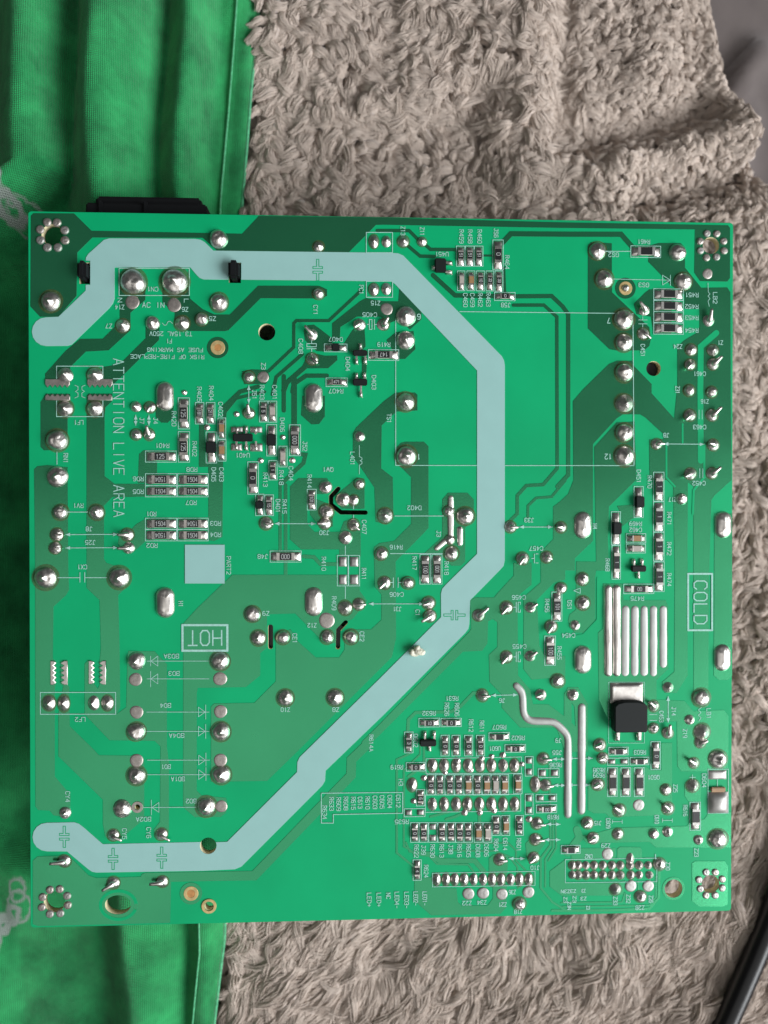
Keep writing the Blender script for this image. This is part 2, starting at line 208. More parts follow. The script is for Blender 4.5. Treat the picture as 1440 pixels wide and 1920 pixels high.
  ('p',[(124.27,122.47),(124.85,122.03),(130.68,122.15),(131.37,123.12),(131.29,130.48),(130.45,130.93),(125.63,130.82),(124.29,129.69)]),
  ('p',[(100.85,119.5),(101.47,119.07),(109.47,119.23),(109.35,121.16),(102.72,121.15),(100.85,121.23)]),('p',[(109.72,119.43),(110.23,119),(114.24,119.15),(114.55,119.78),(114.55,121.27),(109.73,121.17)]),
  ('p',[(98.73,121.93),(99.73,121.21),(99.73,125.66),(109.99,125.89),(111.24,125.42),(111,128.14),(109.74,128.36),(98.99,128.11),(96.75,126.33),(96.74,123.37)]),
  (0.54,[(117.91,123.82),(117.84,128.92),(116.03,130.99),(108.24,131.1),(97.25,130.91)]),(0.34,[(111.25,127.9),(110.75,129.62),(98.99,129.47)]),(0.34,[(113.76,125.72),(114.01,127.96)]),
  (0.34,[(117.28,124.81),(117.29,128.78),(116.03,130.37),(99.24,130.22)]),(1.46,[(101.96,115.57),(102.46,117.06),(100.22,119.98)]),(1.46,[(100.18,89.88),(100.21,112.82)]),(1.7,[(102.8,92.37),(102.83,112.12)]),
  ('c',(34.43,24.68),2),('c',(111.13,12.74),2),('c',(29.32,126.1),2.07),('c',(120.69,127.24),2.24),
 ],
 'gap': [
  (1.12,[(128.73,21.04),(125.71,23.66),(125.65,31.81),(125.77,45.4)]),(0.34,[(119.09,42.42),(119.1,48.59),(120.74,50.32)]),(0.34,[(122.22,38.46),(122.23,42.04)]),
  (0.39,[(126.44,42.4),(126.46,48.58),(124.4,51.06),(124.26,55.51)]),(0.39,[(100.16,79.07),(103.15,78.48),(105.88,75.66),(105.87,67.78)]),
  (0.58,[(19.27,128.01),(19.19,128.6),(18.95,129.16),(18.55,129.65),(18.04,130.06),(17.41,130.36),(16.72,130.54),(16,130.59),(15.27,130.5),(14.58,130.29),(13.96,129.96),(13.45,129.53),(13.06,129.02),(12.82,128.45),(12.74,127.86),(12.82,127.27),(13.07,126.72),(13.46,126.23),(13.97,125.82),(14.59,125.52),(15.28,125.34),(16.01,125.29),(16.74,125.37),(17.43,125.58),(18.05,125.91),(18.56,126.34),(18.95,126.85),(19.19,127.42),(19.27,128.01),(19.17,128.59)]),
 ],
 'holes': [
  ('e',(4.36,4.27),1.95,1.95),('r',(9.25,9.3),(11.17,13.22)),('e',(43.48,21.71),1.56,1.56),('r',(36.5,8.92),(38.69,12.68)),('e',(116.59,27.92),1.41,1.41),('e',(127.67,4.4),1.61,1.61),('e',(4.38,127.06),1.95,1.95),
  ('e',(15.93,127.89),2.39,1.78),('e',(32.51,117.26),1.53,1.53),('e',(32.63,128.52),0.8,0.8),('e',(120.69,127.24),1.75,1.75),('e',(127.9,126.53),1.75,1.75),
  ('s',0.83,[(56.72,50.81),(55.37,52.27),(55.37,53.77),(57.21,55.22),(61.81,55.27)]),('s',0.93,[(44.09,76.57),(44.09,80.27)]),('s',0.83,[(58.09,75.82),(56.71,77.27),(56.64,80.47)]),('e',(19.53,109.8),0.49,0.49),
 ],
 'dots': [
  (3.48,2.03,0.8),(5.25,2.07,0.8),(6.65,3.43,0.8),(6.69,5.3,0.8),(5.4,6.63,0.8),(3.49,6.65,0.8),(2.25,5.32,0.8),(2.21,3.38,0.8),(126.85,2.15,0.71),(128.75,2.17,0.71),(130.11,3.57,0.71),(130.19,5.4,0.71),
  (128.73,6.6,0.71),(126.79,6.75,0.71),(125.6,5.42,0.71),(125.52,3.64,0.71),(3.56,124.79,0.75),(5.35,124.71,0.75),(6.69,125.99,0.75),(6.8,127.72,0.75),(5.43,129.2,0.75),(3.55,129.27,0.75),(2.1,127.99,0.75),
  (2.22,126.12,0.75),(127.01,124.22,0.71),(128.83,124.26,0.71),(130.18,125.59,0.71),(130.19,127.33,0.71),(128.8,128.67,0.71),(127.02,128.63,0.71),(125.88,127.36,0.71),(125.62,125.61,0.71),
 ],
 'joints': [
  ('d',4.09,16.49,1.83,1.83),('d',19,12.74,2.36,2.36),('d',26.56,12.65,2.41,2.41),('f',18.83,16.46,1.27,1.27),('f',26.44,16.9,1.27,1.27),('d',17.09,20.82,1.27,1.27),('d',22.52,20.29,1.34,1.34),('d',27.9,20.28,1.34,1.34),
  ('c',6.62,30.02,1.46,1.46),('c',12.01,29.98,1.46,1.46),('d',31.51,19.48,1.22,1.22),('d',34.62,4.64,1.75,1.75),('d',34.68,16.33,1.66,1.66),('d',53.06,5.75,0.97,0.97),('d',53.05,14.55,1.05,1.05),
  ('c',63.37,4.63,0.93,1.22),('c',63.37,13.58,0.93,1.17),('L',60.66,20.14,1.17,1.17,59.64,20.92),('f',65.02,20.09,1.07,1.07),('L',51.84,22.11,1.1,1.1,50.52,20.67),('L',51.84,26.62,1.1,1.1,52.87,27.65),
  ('d',40.15,30.08,1.1,1.1),('f',42.78,30.06,1.05,1.05),('c',65.72,4.6,0.88,1.12),('c',65.72,13.43,0.93,1.17),('d',68.88,4.55,1.07,1.07),('d',72.41,4.55,0.9,0.9),('f',65.77,17.18,1.12,1.12),('d',69.37,18.54,1.92,1.92),
  ('d',69.32,23,1.78,1.78),('L',65.28,20.09,0.97,0.97,66.01,18.94),('d',105.7,5.76,1.66,1.66),('d',107.01,11.08,1.73,1.73),('d',121.13,5.85,1.66,1.66),('d',122.27,11.32,1.68,1.68),('d',110.76,18.64,1.9,1.9),
  ('d',110.82,23.06,1.68,1.68),('d',110.91,28.66,1.73,1.73),('L',114.76,16.92,1.02,1.02,113.51,15.46),('l',114.57,21.3,1.1,1.1,115.83,22.32),('f',127,9.78,0.97,0.97),('L',127.2,18.71,1.12,1.12,127.38,16.68),
  ('d',123.82,24.29,1.1,1.1),('d',128.05,24.33,1.1,1.1),('L',123.65,27.08,1.02,1.02,122.62,28.08),('L',128.11,26.97,1.1,1.1,129.37,25.68),('c',6.6,36.13,1.46,1.46),('c',12,36.1,1.46,1.46),('d',5.18,41.97,1.97,1.97),
  ('d',5.16,48.64,1.97,1.97),('d',5.72,55.19,1.36,1.36),('d',12.23,55.19,1.36,1.36),('d',19.42,35.7,1.02,1.02),('d',19.48,40.84,1.02,1.02),('L',22.02,35.81,1.02,1.02,21.71,36.81),('L',21.84,40.83,1.02,1.02,21.56,39.28),
  ('k',24.74,33.76,1.61,2.73),('v',28.3,33.02,0.49,0.49),('l',5.01,59.29,1.17,1.17,6.18,59.39),('l',4.72,61.75,1.12,1.12,5.87,61.87),('L',17.83,59.32,1.12,1.12,16.29,59.29),('L',18.06,61.78,1.12,1.12,16.26,61.78),
  ('L',40.14,36.79,1.02,1.02,40.02,35.18),('v',37.87,36.97,0.54,0.54),('v',42.33,45.57,0.54,0.54),('v',46.41,41.22,0.49,0.49),('v',48.16,45.51,0.58,0.58),('v',32.42,39.47,0.58,0.58),('k',52.12,33.9,1.7,2.73),
  ('d',60.65,41.04,1.05,1.05),('d',60.65,49.89,1,1),('d',54.35,50.5,1.27,1.27),('d',54.47,55.1,1.31,1.31),('d',57.62,52.8,1.36,1.36),('d',59.56,52.97,1,1),('l',43.27,57.26,1.17,1.17,44.67,57.41),
  ('L',54.23,57.28,1.12,1.12,52.78,57.28),('l',59.55,57.53,1.05,1.05,60.64,58.55),('d',58.03,59.95,1.31,1.31),('d',65.48,55.83,1.41,1.41),('d',64.75,62.95,1.24,1.24),('d',69.3,34.53,1.7,1.7),('d',69.42,44.7,1.92,1.92),
  ('d',80.58,55.92,1.63,1.63),('d',77.94,62.97,1.31,1.31),('d',77.64,60.36,0.97,0.97),('l',89.13,57.98,1.1,1.1,90.54,58.08),('L',98.79,58.07,1.02,1.02,97.72,57.95),('L',91.48,63.94,1.17,1.17,90.62,65.09),
  ('l',96.06,63.71,1.05,1.05,96.98,64.08),('d',77.44,54.99,1.07,1.07),('d',110.92,34.58,1.73,1.73),('d',110.94,40.11,1.73,1.73),('d',110.94,44.54,1.92,1.92),('d',123.46,32.04,1.05,1.05),('d',127.83,32.31,1.05,1.05),
  ('L',123.6,36.73,1.1,1.1,122.34,37.77),('L',127.89,36.71,1.1,1.1,129.3,35.29),('l',117.2,42.23,1.02,1.02,118.58,42.25),('L',128.16,42.39,1.12,1.12,126.89,42.1),('L',123.76,47.89,1.12,1.12,122.17,48.54),
  ('L',127.92,47.79,1.07,1.07,129.23,46.67),('d',122.06,52.71,1.12,1.12),('k',102.98,57.66,1.66,2.58),('k',130.18,57.62,1.61,2.56),('d',2.99,67.2,2,2),('d',16.32,67.26,1.92,1.92),('k',24.71,71.93,1.7,2.87),
  ('d',19.43,82.63,1.68,1.68),('f',19.23,86.11,1.22,1.22),('f',19.4,92.17,1.22,1.22),('d',19.35,95.77,1.7,1.7),('c',3.51,90.3,1.14,1.41),('c',6.2,90.4,1.05,1.41),('c',11.61,90.39,1.05,1.41),('c',14.09,90.42,1.1,1.41),
  ('d',40.74,74.13,1.51,1.51),('d',41.81,78.61,1.36,1.36),('d',46.38,78.52,1.27,1.27),('d',34.74,82.84,1.73,1.73),('f',34.73,86.15,1.27,1.27),('f',34.8,92.24,1.22,1.22),('d',34.88,95.98,1.73,1.73),
  ('d',46.8,89.84,1.51,1.51),('d',56.07,89.89,1.53,1.53),('f',54.53,75.43,1.46,1.46),('d',54.58,78.51,1.27,1.27),('d',59.06,78.55,1.29,1.29),('d',57.97,73.1,1.29,1.29),('l',60.52,72.43,1.12,1.12,61.85,72.44),
  ('k',52.09,71.9,1.68,2.73),('L',65.35,68.45,1.17,1.17,64.26,69.49),('d',69.74,68.47,1.17,1.17),('L',73.65,72.27,1.17,1.17,72.38,72.51),('L',73.9,74.71,1.17,1.17,72.19,75.67),('L',83.1,74.65,1.12,1.12,84.88,73.07),
  ('L',88.4,73.21,1.12,1.12,87.24,74.41),('L',92.93,73.24,1.05,1.05,94.09,72.39),('L',88.41,82.53,1.12,1.12,87.25,83.67),('L',92.87,82.45,1.05,1.05,94.03,81.48),('d',98.21,87.17,1.27,1.27),
  ('l',83.85,89.79,1.12,1.12,85.28,89.86),('L',94.98,89.8,1.12,1.12,93.74,89.96),('L',96.95,76.83,1.12,1.12,96.03,78),('d',98.8,69.59,1.07,1.07),('d',102.93,67.89,1.22,1.22),('d',103.01,72.44,1.29,1.29),
  ('d',101.52,76.67,1,1),('k',103.03,83.23,1.66,2.68),('k',130.1,83.08,1.61,2.58),('d',101.1,89.87,1.17,1.17),('d',119.51,88.64,1.05,1.05),('d',125.97,90.69,1.61,1.61),('d',123.71,94.89,1,1),('d',126.09,97.28,1.53,1.53),
  ('L',116.7,92.2,1.02,1.02,115.49,91.14),('d',116.71,96.41,0.97,0.97),('L',119.48,97.36,1.05,1.05,119.55,95.53),('L',106.3,99.48,1.12,1.12,105.01,99.59),('f',19.38,101.18,1.24,1.24),('d',19.38,103.92,1.68,1.68),
  ('d',16.76,110.04,1.73,1.73),('d',6.38,110.62,1.12,1.12),('l',15.14,114.92,1.05,1.05,16.79,115.79),('l',23.91,114.92,1.12,1.12,25.57,115.96),('L',6.23,119.54,1.1,1.1,3.88,119.56),
  ('L',15.11,123.77,1.1,1.1,13.36,124.74),('L',24.08,123.73,1.05,1.05,21.94,123.73),('f',34.78,101.34,1.24,1.24),('d',34.94,104,1.73,1.73),('d',32.18,109.93,1.73,1.73),('f',34.93,109.93,1.12,1.12),
  ('c',74.4,102.92,0.9,1.27),('c',76.61,102.95,0.9,1.27),('c',78.89,102.99,0.9,1.27),('c',81.15,103.02,0.9,1.27),('c',83.42,103.06,0.9,1.27),('c',85.59,103.09,0.9,1.27),('c',87.82,103.12,0.9,1.27),
  ('c',89.99,103.16,0.9,1.27),('c',74.4,110.26,0.9,1.27),('c',76.61,110.3,0.9,1.27),('c',78.89,110.34,0.9,1.27),('c',81.04,110.38,0.9,1.27),('c',83.33,110.42,0.9,1.27),('c',85.6,110.46,0.9,1.27),
  ('c',87.82,110.5,0.9,1.27),('c',90.05,110.54,0.9,1.27),('v',76.78,104.3,0.49,0.49),('v',79.19,102.13,0.54,0.54),('v',81.65,103.89,0.54,0.54),('v',83.74,101.71,0.54,0.54),('v',85.64,101.37,0.49,0.49),
  ('v',87.76,101.16,0.58,0.58),('v',91.4,102.93,0.49,0.49),('v',80.47,111.97,0.61,0.61),('v',83.38,111.97,0.58,0.58),('v',86.09,111.63,0.58,0.58),('v',72.8,105.27,0.58,0.58),('v',70.85,109.59,0.54,0.54),
  ('v',92.78,113.42,0.63,0.63),('c',70.55,106.53,0.93,1.31),('c',93.96,106.79,0.93,1.46),('l',95.88,106.99,1.07,1.07,97.37,107.02),('l',95.45,101.94,1.07,1.07,96.99,102.03),('l',94.27,114.24,1.07,1.07,95.89,114.39),
  ('l',93.98,117.26,1.07,1.07,95.64,117.3),('l',87.09,120.94,1.07,1.07,88.53,121.02),('L',93.66,120.71,1.05,1.05,92.54,121.3),('c',75.19,124.5,0.8,1.17),('c',76.98,124.54,0.8,1.17),('c',78.66,124.57,0.8,1.17),
  ('c',80.43,124.61,0.8,1.17),('c',82.23,124.65,0.8,1.17),('c',84.01,124.69,0.8,1.17),('c',85.74,124.73,0.8,1.17),('c',87.47,124.77,0.8,1.17),('c',89.27,124.81,0.8,1.17),('c',90.98,124.85,0.8,1.17),
  ('c',92.75,124.88,0.8,1.17),('b',81.22,127.33,1.12,1.12),('b',84.01,127.28,1.12,1.12),('b',87.59,127.55,1.1,1.1),('b',92.67,127.28,1.12,1.12),('d',90.94,129.41,1.17,1.17),('L',106.93,102.01,1.05,1.05,105.81,102.04),
  ('L',105.94,106.99,1.12,1.12,104.69,107.26),('L',110.09,112.01,1.17,1.17,108.71,110.99),('b',113.85,111.08,1.12,1.12),('d',119.13,108.2,1.05,1.05),('L',119.52,111.81,1.12,1.12,118.33,110.74),
  ('L',124.54,103.19,0.97,0.97,123.15,102.25),('d',129.23,102.52,1.73,1.73),('d',129.27,117.84,1.78,1.78),('d',124.3,107.54,1.22,1.22),('L',103.96,114.32,1.12,1.12,102.91,114.6),
  ('L',105.09,117.24,1.12,1.12,103.79,117.48),('d',109.84,116.51,1.05,1.05),('d',116.81,116.6,1.05,1.05),('d',119.48,116.28,1.05,1.05),('d',125.47,117.96,0.97,0.97),('b',107.85,120.34,1.12,1.12),
  ('d',117.9,122.46,1.17,1.17),('c',112.24,121.35,0.78,1.17),('c',101.1,122.35,0.75,0.8),('c',102.22,122.37,0.75,0.8),('c',103.72,122.4,0.75,0.8),('c',105.27,122.44,0.75,0.8),('c',106.97,122.47,0.75,0.8),
  ('c',108.73,122.51,0.75,0.8),('c',110.36,122.55,0.75,0.8),('c',112.24,122.59,0.75,0.8),('c',114,122.62,0.75,0.8),('c',115.76,122.66,0.75,0.8),('c',101.1,124.2,0.75,0.8),('c',102.23,124.23,0.75,0.8),
  ('c',103.73,124.26,0.75,0.8),('c',105.28,124.29,0.75,0.8),('c',106.98,124.33,0.75,0.8),('c',108.73,124.37,0.75,0.8),('c',110.36,124.41,0.75,0.8),('c',112.37,124.45,0.75,0.8),('c',114.01,124.49,0.75,0.8),
  ('c',116.02,124.53,0.75,0.8),('d',109.36,127.11,1.1,1.1),('b',112.38,126.56,1.1,1.1),('b',115.77,126.64,1.1,1.1),('d',114.27,128.59,1.1,1.1),('L',125.8,99.23,1.07,1.07,126.81,98.63),
 ],
 'bars': [
  (1.17,[(77.81,52.55),(77.81,60.11)]),(1.12,[(79.58,58.41),(79.6,61.05)]),(1.12,[(76.83,60.55),(75.19,61.94)]),(1.41,[(90.32,88.07),(91.51,89.19),(91.64,93.5),(92.63,94.74),(97.6,94.92),(100.22,97.55),(100.24,112.6)]),
  (1.51,[(102.87,92.28),(102.83,111.91)]),(1.61,[(107.87,69.76),(107.95,85.67)]),(1.56,[(109.52,69.77),(109.6,85.69)]),(1.46,[(111.26,73.72),(111.21,85.7)]),(1.41,[(113.06,73.74),(113.04,85.72)]),
  (1.41,[(114.84,73.75),(114.87,85.74)]),(1.41,[(116.65,73.76),(116.68,85.83)]),(1.41,[(118.56,73.77),(118.59,84.22)]),
 ],
 'pyramids': [
  (127.46,104.65,130.94,106.4,0),(127.34,108.83,131.31,112.94,0),(127.8,107.8,130.64,108.77,1),(36.88,39.33,39.1,40.38,0),(40.42,39.31,42.57,40.41,0),(36.88,42.46,38.86,43.75,0),(40.42,42.44,42.62,43.88,0),
 ],
 'combs': [
  (3.06,30.73,7.5,32.31,'d'),(3.05,33.41,7.54,34.65,'u'),(10.67,30.67,15.25,32.26,'d'),(10.76,33.37,15.2,34.6,'u'),(3.83,82.49,4.9,86.92,'r'),(5.66,82.5,6.97,86.94,'l'),(10.74,82.55,11.86,86.87,'r'),
  (12.65,82.57,13.89,86.97,'l'),
 ],
 'chips': [
  (27.18,34.03,29.24,39.77,'R','125'),(27.17,40.26,29.23,45.91,'R','125'),(21.17,43.87,26.8,45.92,'R','125'),(21.16,48.06,26.86,50.24,'R','1504'),(21.15,50.31,26.86,52.33,'R','1504'),(21.14,56.28,26.85,58.33,'R','1504'),
  (21.13,58.39,26.84,60.48,'R','1504'),(27.03,48.05,32.65,50.24,'R','1504'),(27.02,50.3,32.64,52.33,'R','1504'),(27.01,56.29,32.63,58.34,'R','1504'),(27,58.4,32.63,60.49,'R','1504'),(30.31,34.88,31.87,38.84,'R','181'),
  (62.37,24.8,68.03,26.79,'R','147'),(72.01,63.14,74.02,68.71,'R','100'),(74.27,63.15,76.17,68.72,'R','001'),(54.13,23.82,58.36,25.28,'D',''),(54.44,30.15,58.43,31.76,'R','471'),(32.31,34.86,33.9,38.81,'R','211'),
  (42.1,34.54,43.66,38.41,'R','5'),(43.73,34.53,45.29,38.45,'W',''),(34.45,37.71,35.88,41.62,'C',''),(34.45,41.74,35.92,45.7,'C',''),(32.26,40.31,34.2,46.07,'D',''),(43.42,38.87,45.26,44.72,'D',''),
  (47.62,38.92,49.7,44.66,'J','000'),(45.69,42.91,47.2,46.76,'W',''),(39.93,45.82,41.89,51.84,'R','0'),(43.82,45.57,45.35,49.18,'R','1'),(41.36,51.84,42.92,55.82,'D',''),(43.09,51.96,44.67,55.82,'R','15'),
  (50.93,50.91,52.61,54.78,'R','101'),(44.04,62.41,49.81,64.48,'J','000'),(56.52,63.27,58.53,68.98,'N',''),(58.63,63.28,60.69,68.99,'N',''),(78.88,5.25,80.45,9.04,'R','51'),(80.6,5.22,82.17,9.02,'R','51'),
  (82.31,5.2,83.89,8.99,'R','51'),(85.75,4,87.72,9.62,'J','0'),(79.08,9.91,80.48,13.61,'W',''),(80.85,9.88,82.37,13.59,'C',''),(82.68,9.86,84.16,13.61,'R','10'),(84.48,9.84,85.91,13.59,'R','22'),
  (86.17,9.81,87.68,13.76,'R','33'),(86.08,13.83,89.99,15.37,'R','0'),(112.11,4.71,117.87,6.88,'R',''),(116.55,12.77,122.28,14.87,'R',''),(116.56,14.98,122.29,17.09,'R',''),(116.56,17.1,122.29,19.2,'R',''),
  (116.57,19.26,122.3,21.37,'R',''),(116.59,47.61,118.61,53.16,'R','1'),(116.6,53.23,118.63,58.96,'R','1'),(116.62,59.03,118.64,64.52,'R','1'),(116.68,64.69,118.7,70.34,'R','1'),(112.83,50.33,114.6,56.24,'D',''),
  (108.47,55.13,110.23,61.41,'D',''),(108.6,61.53,110.24,67.95,'R','1'),(111.35,59.32,115.11,61.06,'C',''),(111.36,61.29,115.07,62.98,'W',''),(97.07,70.32,98.99,75.86,'R','101'),(95.71,78.66,97.76,84.22,'R','100'),
  (71.82,93.98,75.74,95.62,'R','01'),(75.99,94.04,79.85,95.6,'R','0'),(85.09,96.85,89,98.38,'R',''),(88.13,99.15,92.07,100.63,'R','0'),(69.13,96.51,70.72,100.44,'R','3'),(75.99,97.22,77.54,101.11,'R','0'),
  (78.08,97.25,79.63,101.14,'R','0'),(80.46,97.28,82.01,101.17,'R','0'),(82.7,97.31,84.26,101.21,'R','0'),(110.87,68.91,116.69,70.72,'R','00'),(69.43,102.28,73.05,103.88,'R','0'),(73.32,104.61,74.89,108.43,'R','0'),
  (75.04,104.64,76.61,108.46,'R','0'),(76.88,104.67,78.45,108.5,'R','0'),(78.6,104.7,80.17,108.53,'R','0'),(80.37,104.73,81.95,108.56,'C','0'),(82.14,104.75,83.72,108.59,'R','0'),(83.87,104.78,85.45,108.62,'C','0'),
  (85.54,104.81,87.13,108.64,'W','0'),(87.27,104.84,88.86,108.67,'C','0'),(89.8,104.75,91.41,108.52,'C',''),(71.34,107.4,72.93,110.48,'R','6'),(69.06,110.98,72.98,112.49,'N',''),(70.26,113.62,71.83,117.32,'R','0'),
  (71.97,113.65,73.54,117.35,'R','0'),(73.69,113.68,75.26,117.39,'N','0'),(75.41,113.71,76.98,117.42,'R','0'),(77.13,113.74,78.7,117.45,'R','0'),(78.77,113.78,80.35,117.49,'R','0'),(80.37,113.81,81.95,117.52,'R','0'),
  (82.3,113.84,83.88,117.56,'C','0'),(84.07,113.87,85.65,117.59,'W','0'),(85.7,112.63,87.26,116.32,'R','0'),(87.55,112.59,89.07,116.36,'C',''),(90.18,112.63,91.67,116.41,'R','0'),(92.02,101.47,93.52,105.18,'N',''),
  (94.51,103.84,98.49,105.51,'N',''),(92.03,108.6,93.52,112.5,'N',''),(94.09,108.71,98.04,110.11,'N',''),(94.17,110.69,98.05,112.21,'R','00'),(70.73,120.65,72.27,124.51,'R','4'),(108.06,99.97,111.82,101.44,'R',''),
  (107.81,102.02,111.9,103.37,'N',''),(112.2,101.94,115.82,103.38,'R',''),(116.21,98.98,118.03,104.33,'R','0'),(107.81,103.85,109.68,109.33,'R',''),(110.39,103.89,112.26,109.37,'R',''),(113,103.93,114.88,109.42,'R',''),
  (123.81,110.71,125.89,116.08,'R',''),(98.93,118.52,102.57,120.08,'R',''),
 ],
 'sots': [
  (59.44,25.06,62.11,26.1,[(60.85,24.2),(60.12,27.11),(61.77,27.02)],[]),(59.44,30.42,62.11,31.62,[(60.12,29.69),(61.62,29.61),(60.94,33.25)],[]),
  (37.31,40.65,40.9,42.1,[(38.03,39.81),(39.7,39.68),(41.43,39.91),(37.9,43.17),(39.7,43.22),(41.49,43.28)],[]),(74.73,7.86,76.81,10.4,[],[(74.73,9.43),(77.54,8.5),(77.54,10.24)]),
  (112.12,65.32,114.88,66.49,[(112.74,64.58),(114.32,64.58),(113.62,67.35)],[]),(71.95,97.85,75.01,99.04,[(72.92,96.86),(74.71,96.88),(73.83,99.68)],[]),
 ],
 'dpak': [
  (108.28,87.65,114.68,91.06,108.41,90.74,114.7,96.55,[(109.68,97.68),(112.06,96.92),(113.82,97.73)]),
 ],
 'lines': [
  (0.13,[(61.97,2.97),(66.86,2.9),(66.86,6.68),(61.97,6.75),(61.97,2.97)]),(0.13,[(61.97,12.07),(66.86,12.01),(66.86,14.99),(61.97,15.05),(61.97,12.07)]),(0.13,[(79.51,17.53),(112.55,17.53),(112.82,46.37)]),
  (0.13,[(67.46,19.22),(67.46,46.43),(82.76,46.42)]),(0.13,[(88.13,46.42),(112.82,46.37)]),(0.4,[(27.88,76.11),(36.12,76.17),(36.11,80.93),(27.87,80.86),(27.88,76.11)]),
  (0.13,[(53.51,107.78),(53.51,113.38),(55.75,113.43),(55.75,111.82),(68.77,111.81),(68.77,107.88),(53.51,107.78)]),(0.13,[(16.46,10.3),(29.25,10.12),(29.24,15.12),(16.45,15.28),(16.46,10.3)]),
  (0.13,[(5.09,31.22),(5.1,28.36),(13.47,28.3),(13.47,31.16)]),(0.1,[(24.3,20.27),(24.65,20.63),(25.01,20.62),(25.36,19.97),(25.72,19.9),(26.14,20.3)]),(0.13,[(5.08,34.59),(5.07,37.61),(13.45,37.57),(13.46,34.54)]),
  (0.13,[(5.12,44.11),(5.12,46.37)]),(0.13,[(7.01,55.14),(10.65,55.15)]),(0.1,[(8.37,31.83),(8.95,32.07),(8.95,32.66),(8.48,32.97),(8.95,33.26),(8.95,33.92),(8.36,34.17)]),
  (0.1,[(10.25,31.82),(9.66,32.06),(9.66,32.66),(10.13,32.96),(9.65,33.25),(9.65,33.92),(10.24,34.15)]),(0.13,[(6.65,59.29),(16.06,59.26)]),(0.13,[(6.64,61.75),(16.05,61.71)]),(0.13,[(19.41,37.25),(19.41,39.17)]),
  (0.13,[(21.82,37.24),(21.82,39.16)]),(0.13,[(62.11,20.12),(62.47,20.12)]),(0.13,[(62.52,19.2),(63.01,19.19),(63.01,21.03),(62.52,21.04),(62.52,19.2)]),(0.13,[(63.47,19.19),(63.47,21.03)]),
  (0.13,[(63.47,20.11),(63.93,20.1)]),(0.13,[(51.77,23.24),(51.77,23.8)]),(0.13,[(50.88,23.8),(52.64,23.79),(52.64,24.37),(50.88,24.38),(50.88,23.8)]),(0.13,[(50.88,24.75),(52.63,24.73)]),
  (0.13,[(51.77,24.74),(51.77,25.29)]),(0.13,[(40.14,31.66),(40.14,34.98)]),(0.13,[(44.95,57.32),(52.47,57.35)]),
  (0.1,[(60.65,42.74),(60.65,44.8),(61.13,45.04),(61.13,45.4),(60.77,45.57),(61.13,45.77),(61.13,46.13),(60.77,46.3),(60.65,46.54),(60.65,48.07)]),(0.13,[(58.03,61.53),(58.02,63.22)]),
  (0.13,[(59.56,53.77),(59.55,54.62)]),(0.13,[(59.55,55.71),(59.55,56.31)]),(0.13,[(58.02,68.97),(58.02,71.33)]),(0.13,[(62.46,72.37),(72.7,72.43)]),(0.13,[(67.3,55.91),(76.46,55.92)]),
  (0.13,[(66.45,62.96),(76.22,62.99)]),(0.13,[(90.86,58.01),(97.17,58.02)]),(0.13,[(93.21,63.95),(93.66,63.95)]),(0.13,[(93.71,63.09),(93.71,64.81)]),(0.13,[(94.01,63.09),(94.45,63.09)]),
  (0.13,[(94.01,64.81),(94.45,64.81)]),(0.13,[(66.45,68.38),(67.01,68.38)]),(0.13,[(67.01,67.48),(67.01,69.31)]),(0.13,[(67.91,67.49),(67.91,69.31)]),(0.13,[(67.91,68.39),(68.52,68.39)]),
  (0.13,[(85.58,89.81),(90.52,89.75)]),(0.13,[(89.76,73.15),(90.21,73.15)]),(0.13,[(90.26,72.22),(90.26,74.08)]),(0.13,[(90.63,72.22),(91.05,72.22),(91.05,72.67)]),(0.13,[(90.63,74.09),(91.05,74.09),(91.05,73.65)]),
  (0.13,[(90.63,72.22),(90.63,74.09)]),(0.13,[(89.77,82.54),(90.22,82.55)]),(0.13,[(90.27,81.62),(90.27,83.48)]),(0.13,[(90.64,81.62),(91.06,81.62),(91.06,82.07)]),(0.13,[(90.64,83.49),(91.06,83.49),(91.06,83.05)]),
  (0.13,[(90.64,81.62),(90.64,83.49)]),(0.13,[(107.25,5.83),(112.11,5.76)]),(0.1,[(108.75,11.05),(119.76,11.11)]),(0.1,[(118.25,10.19),(118.26,12.04),(119.76,11.11),(118.25,10.19)]),(0.1,[(119.76,10.17),(119.76,12.14)]),
  (0.1,[(127.06,11.56),(127.11,13.28),(127.44,13.65),(127.07,14.02),(127.44,14.51),(127.07,15.01),(127.32,15.99)]),(0.1,[(113.64,18.73),(115.32,18.71)]),(0.1,[(113.64,19.47),(115.32,19.45)]),
  (0.1,[(114.44,18.11),(114.44,18.72)]),(0.1,[(114.44,19.46),(114.44,20.07)]),(0.13,[(118.58,42.23),(126.39,42.27)]),(0.1,[(125.39,35.73),(125.39,37.46)]),(0.1,[(125.99,35.73),(126,37.46)]),
  (0.1,[(125.55,46.93),(125.55,48.66)]),(0.1,[(126.15,46.92),(126.16,48.66)]),(0.34,[(123.36,66.99),(128.03,67.01),(128.06,77.8),(123.39,77.77),(123.36,66.99)]),(0.13,[(119.54,90.37),(119.55,95.38)]),
  (0.1,[(126.03,92.56),(125.4,93.04),(125.91,93.55),(125.4,94.04),(125.91,94.54),(125.53,95.16)]),(0.07,[(107.98,87.52),(114.93,87.6),(114.95,99.23),(108.01,99.14),(107.98,87.52)]),
  (0.1,[(102.51,69.61),(102.51,70.59),(101.26,70.09),(102.51,69.61)]),(0.1,[(115.95,93.8),(117.33,93.81)]),(0.1,[(115.95,94.91),(117.33,94.93)]),(0.13,[(5.05,67.21),(9.21,67.23)]),(0.13,[(9.21,66.27),(9.2,68.06)]),
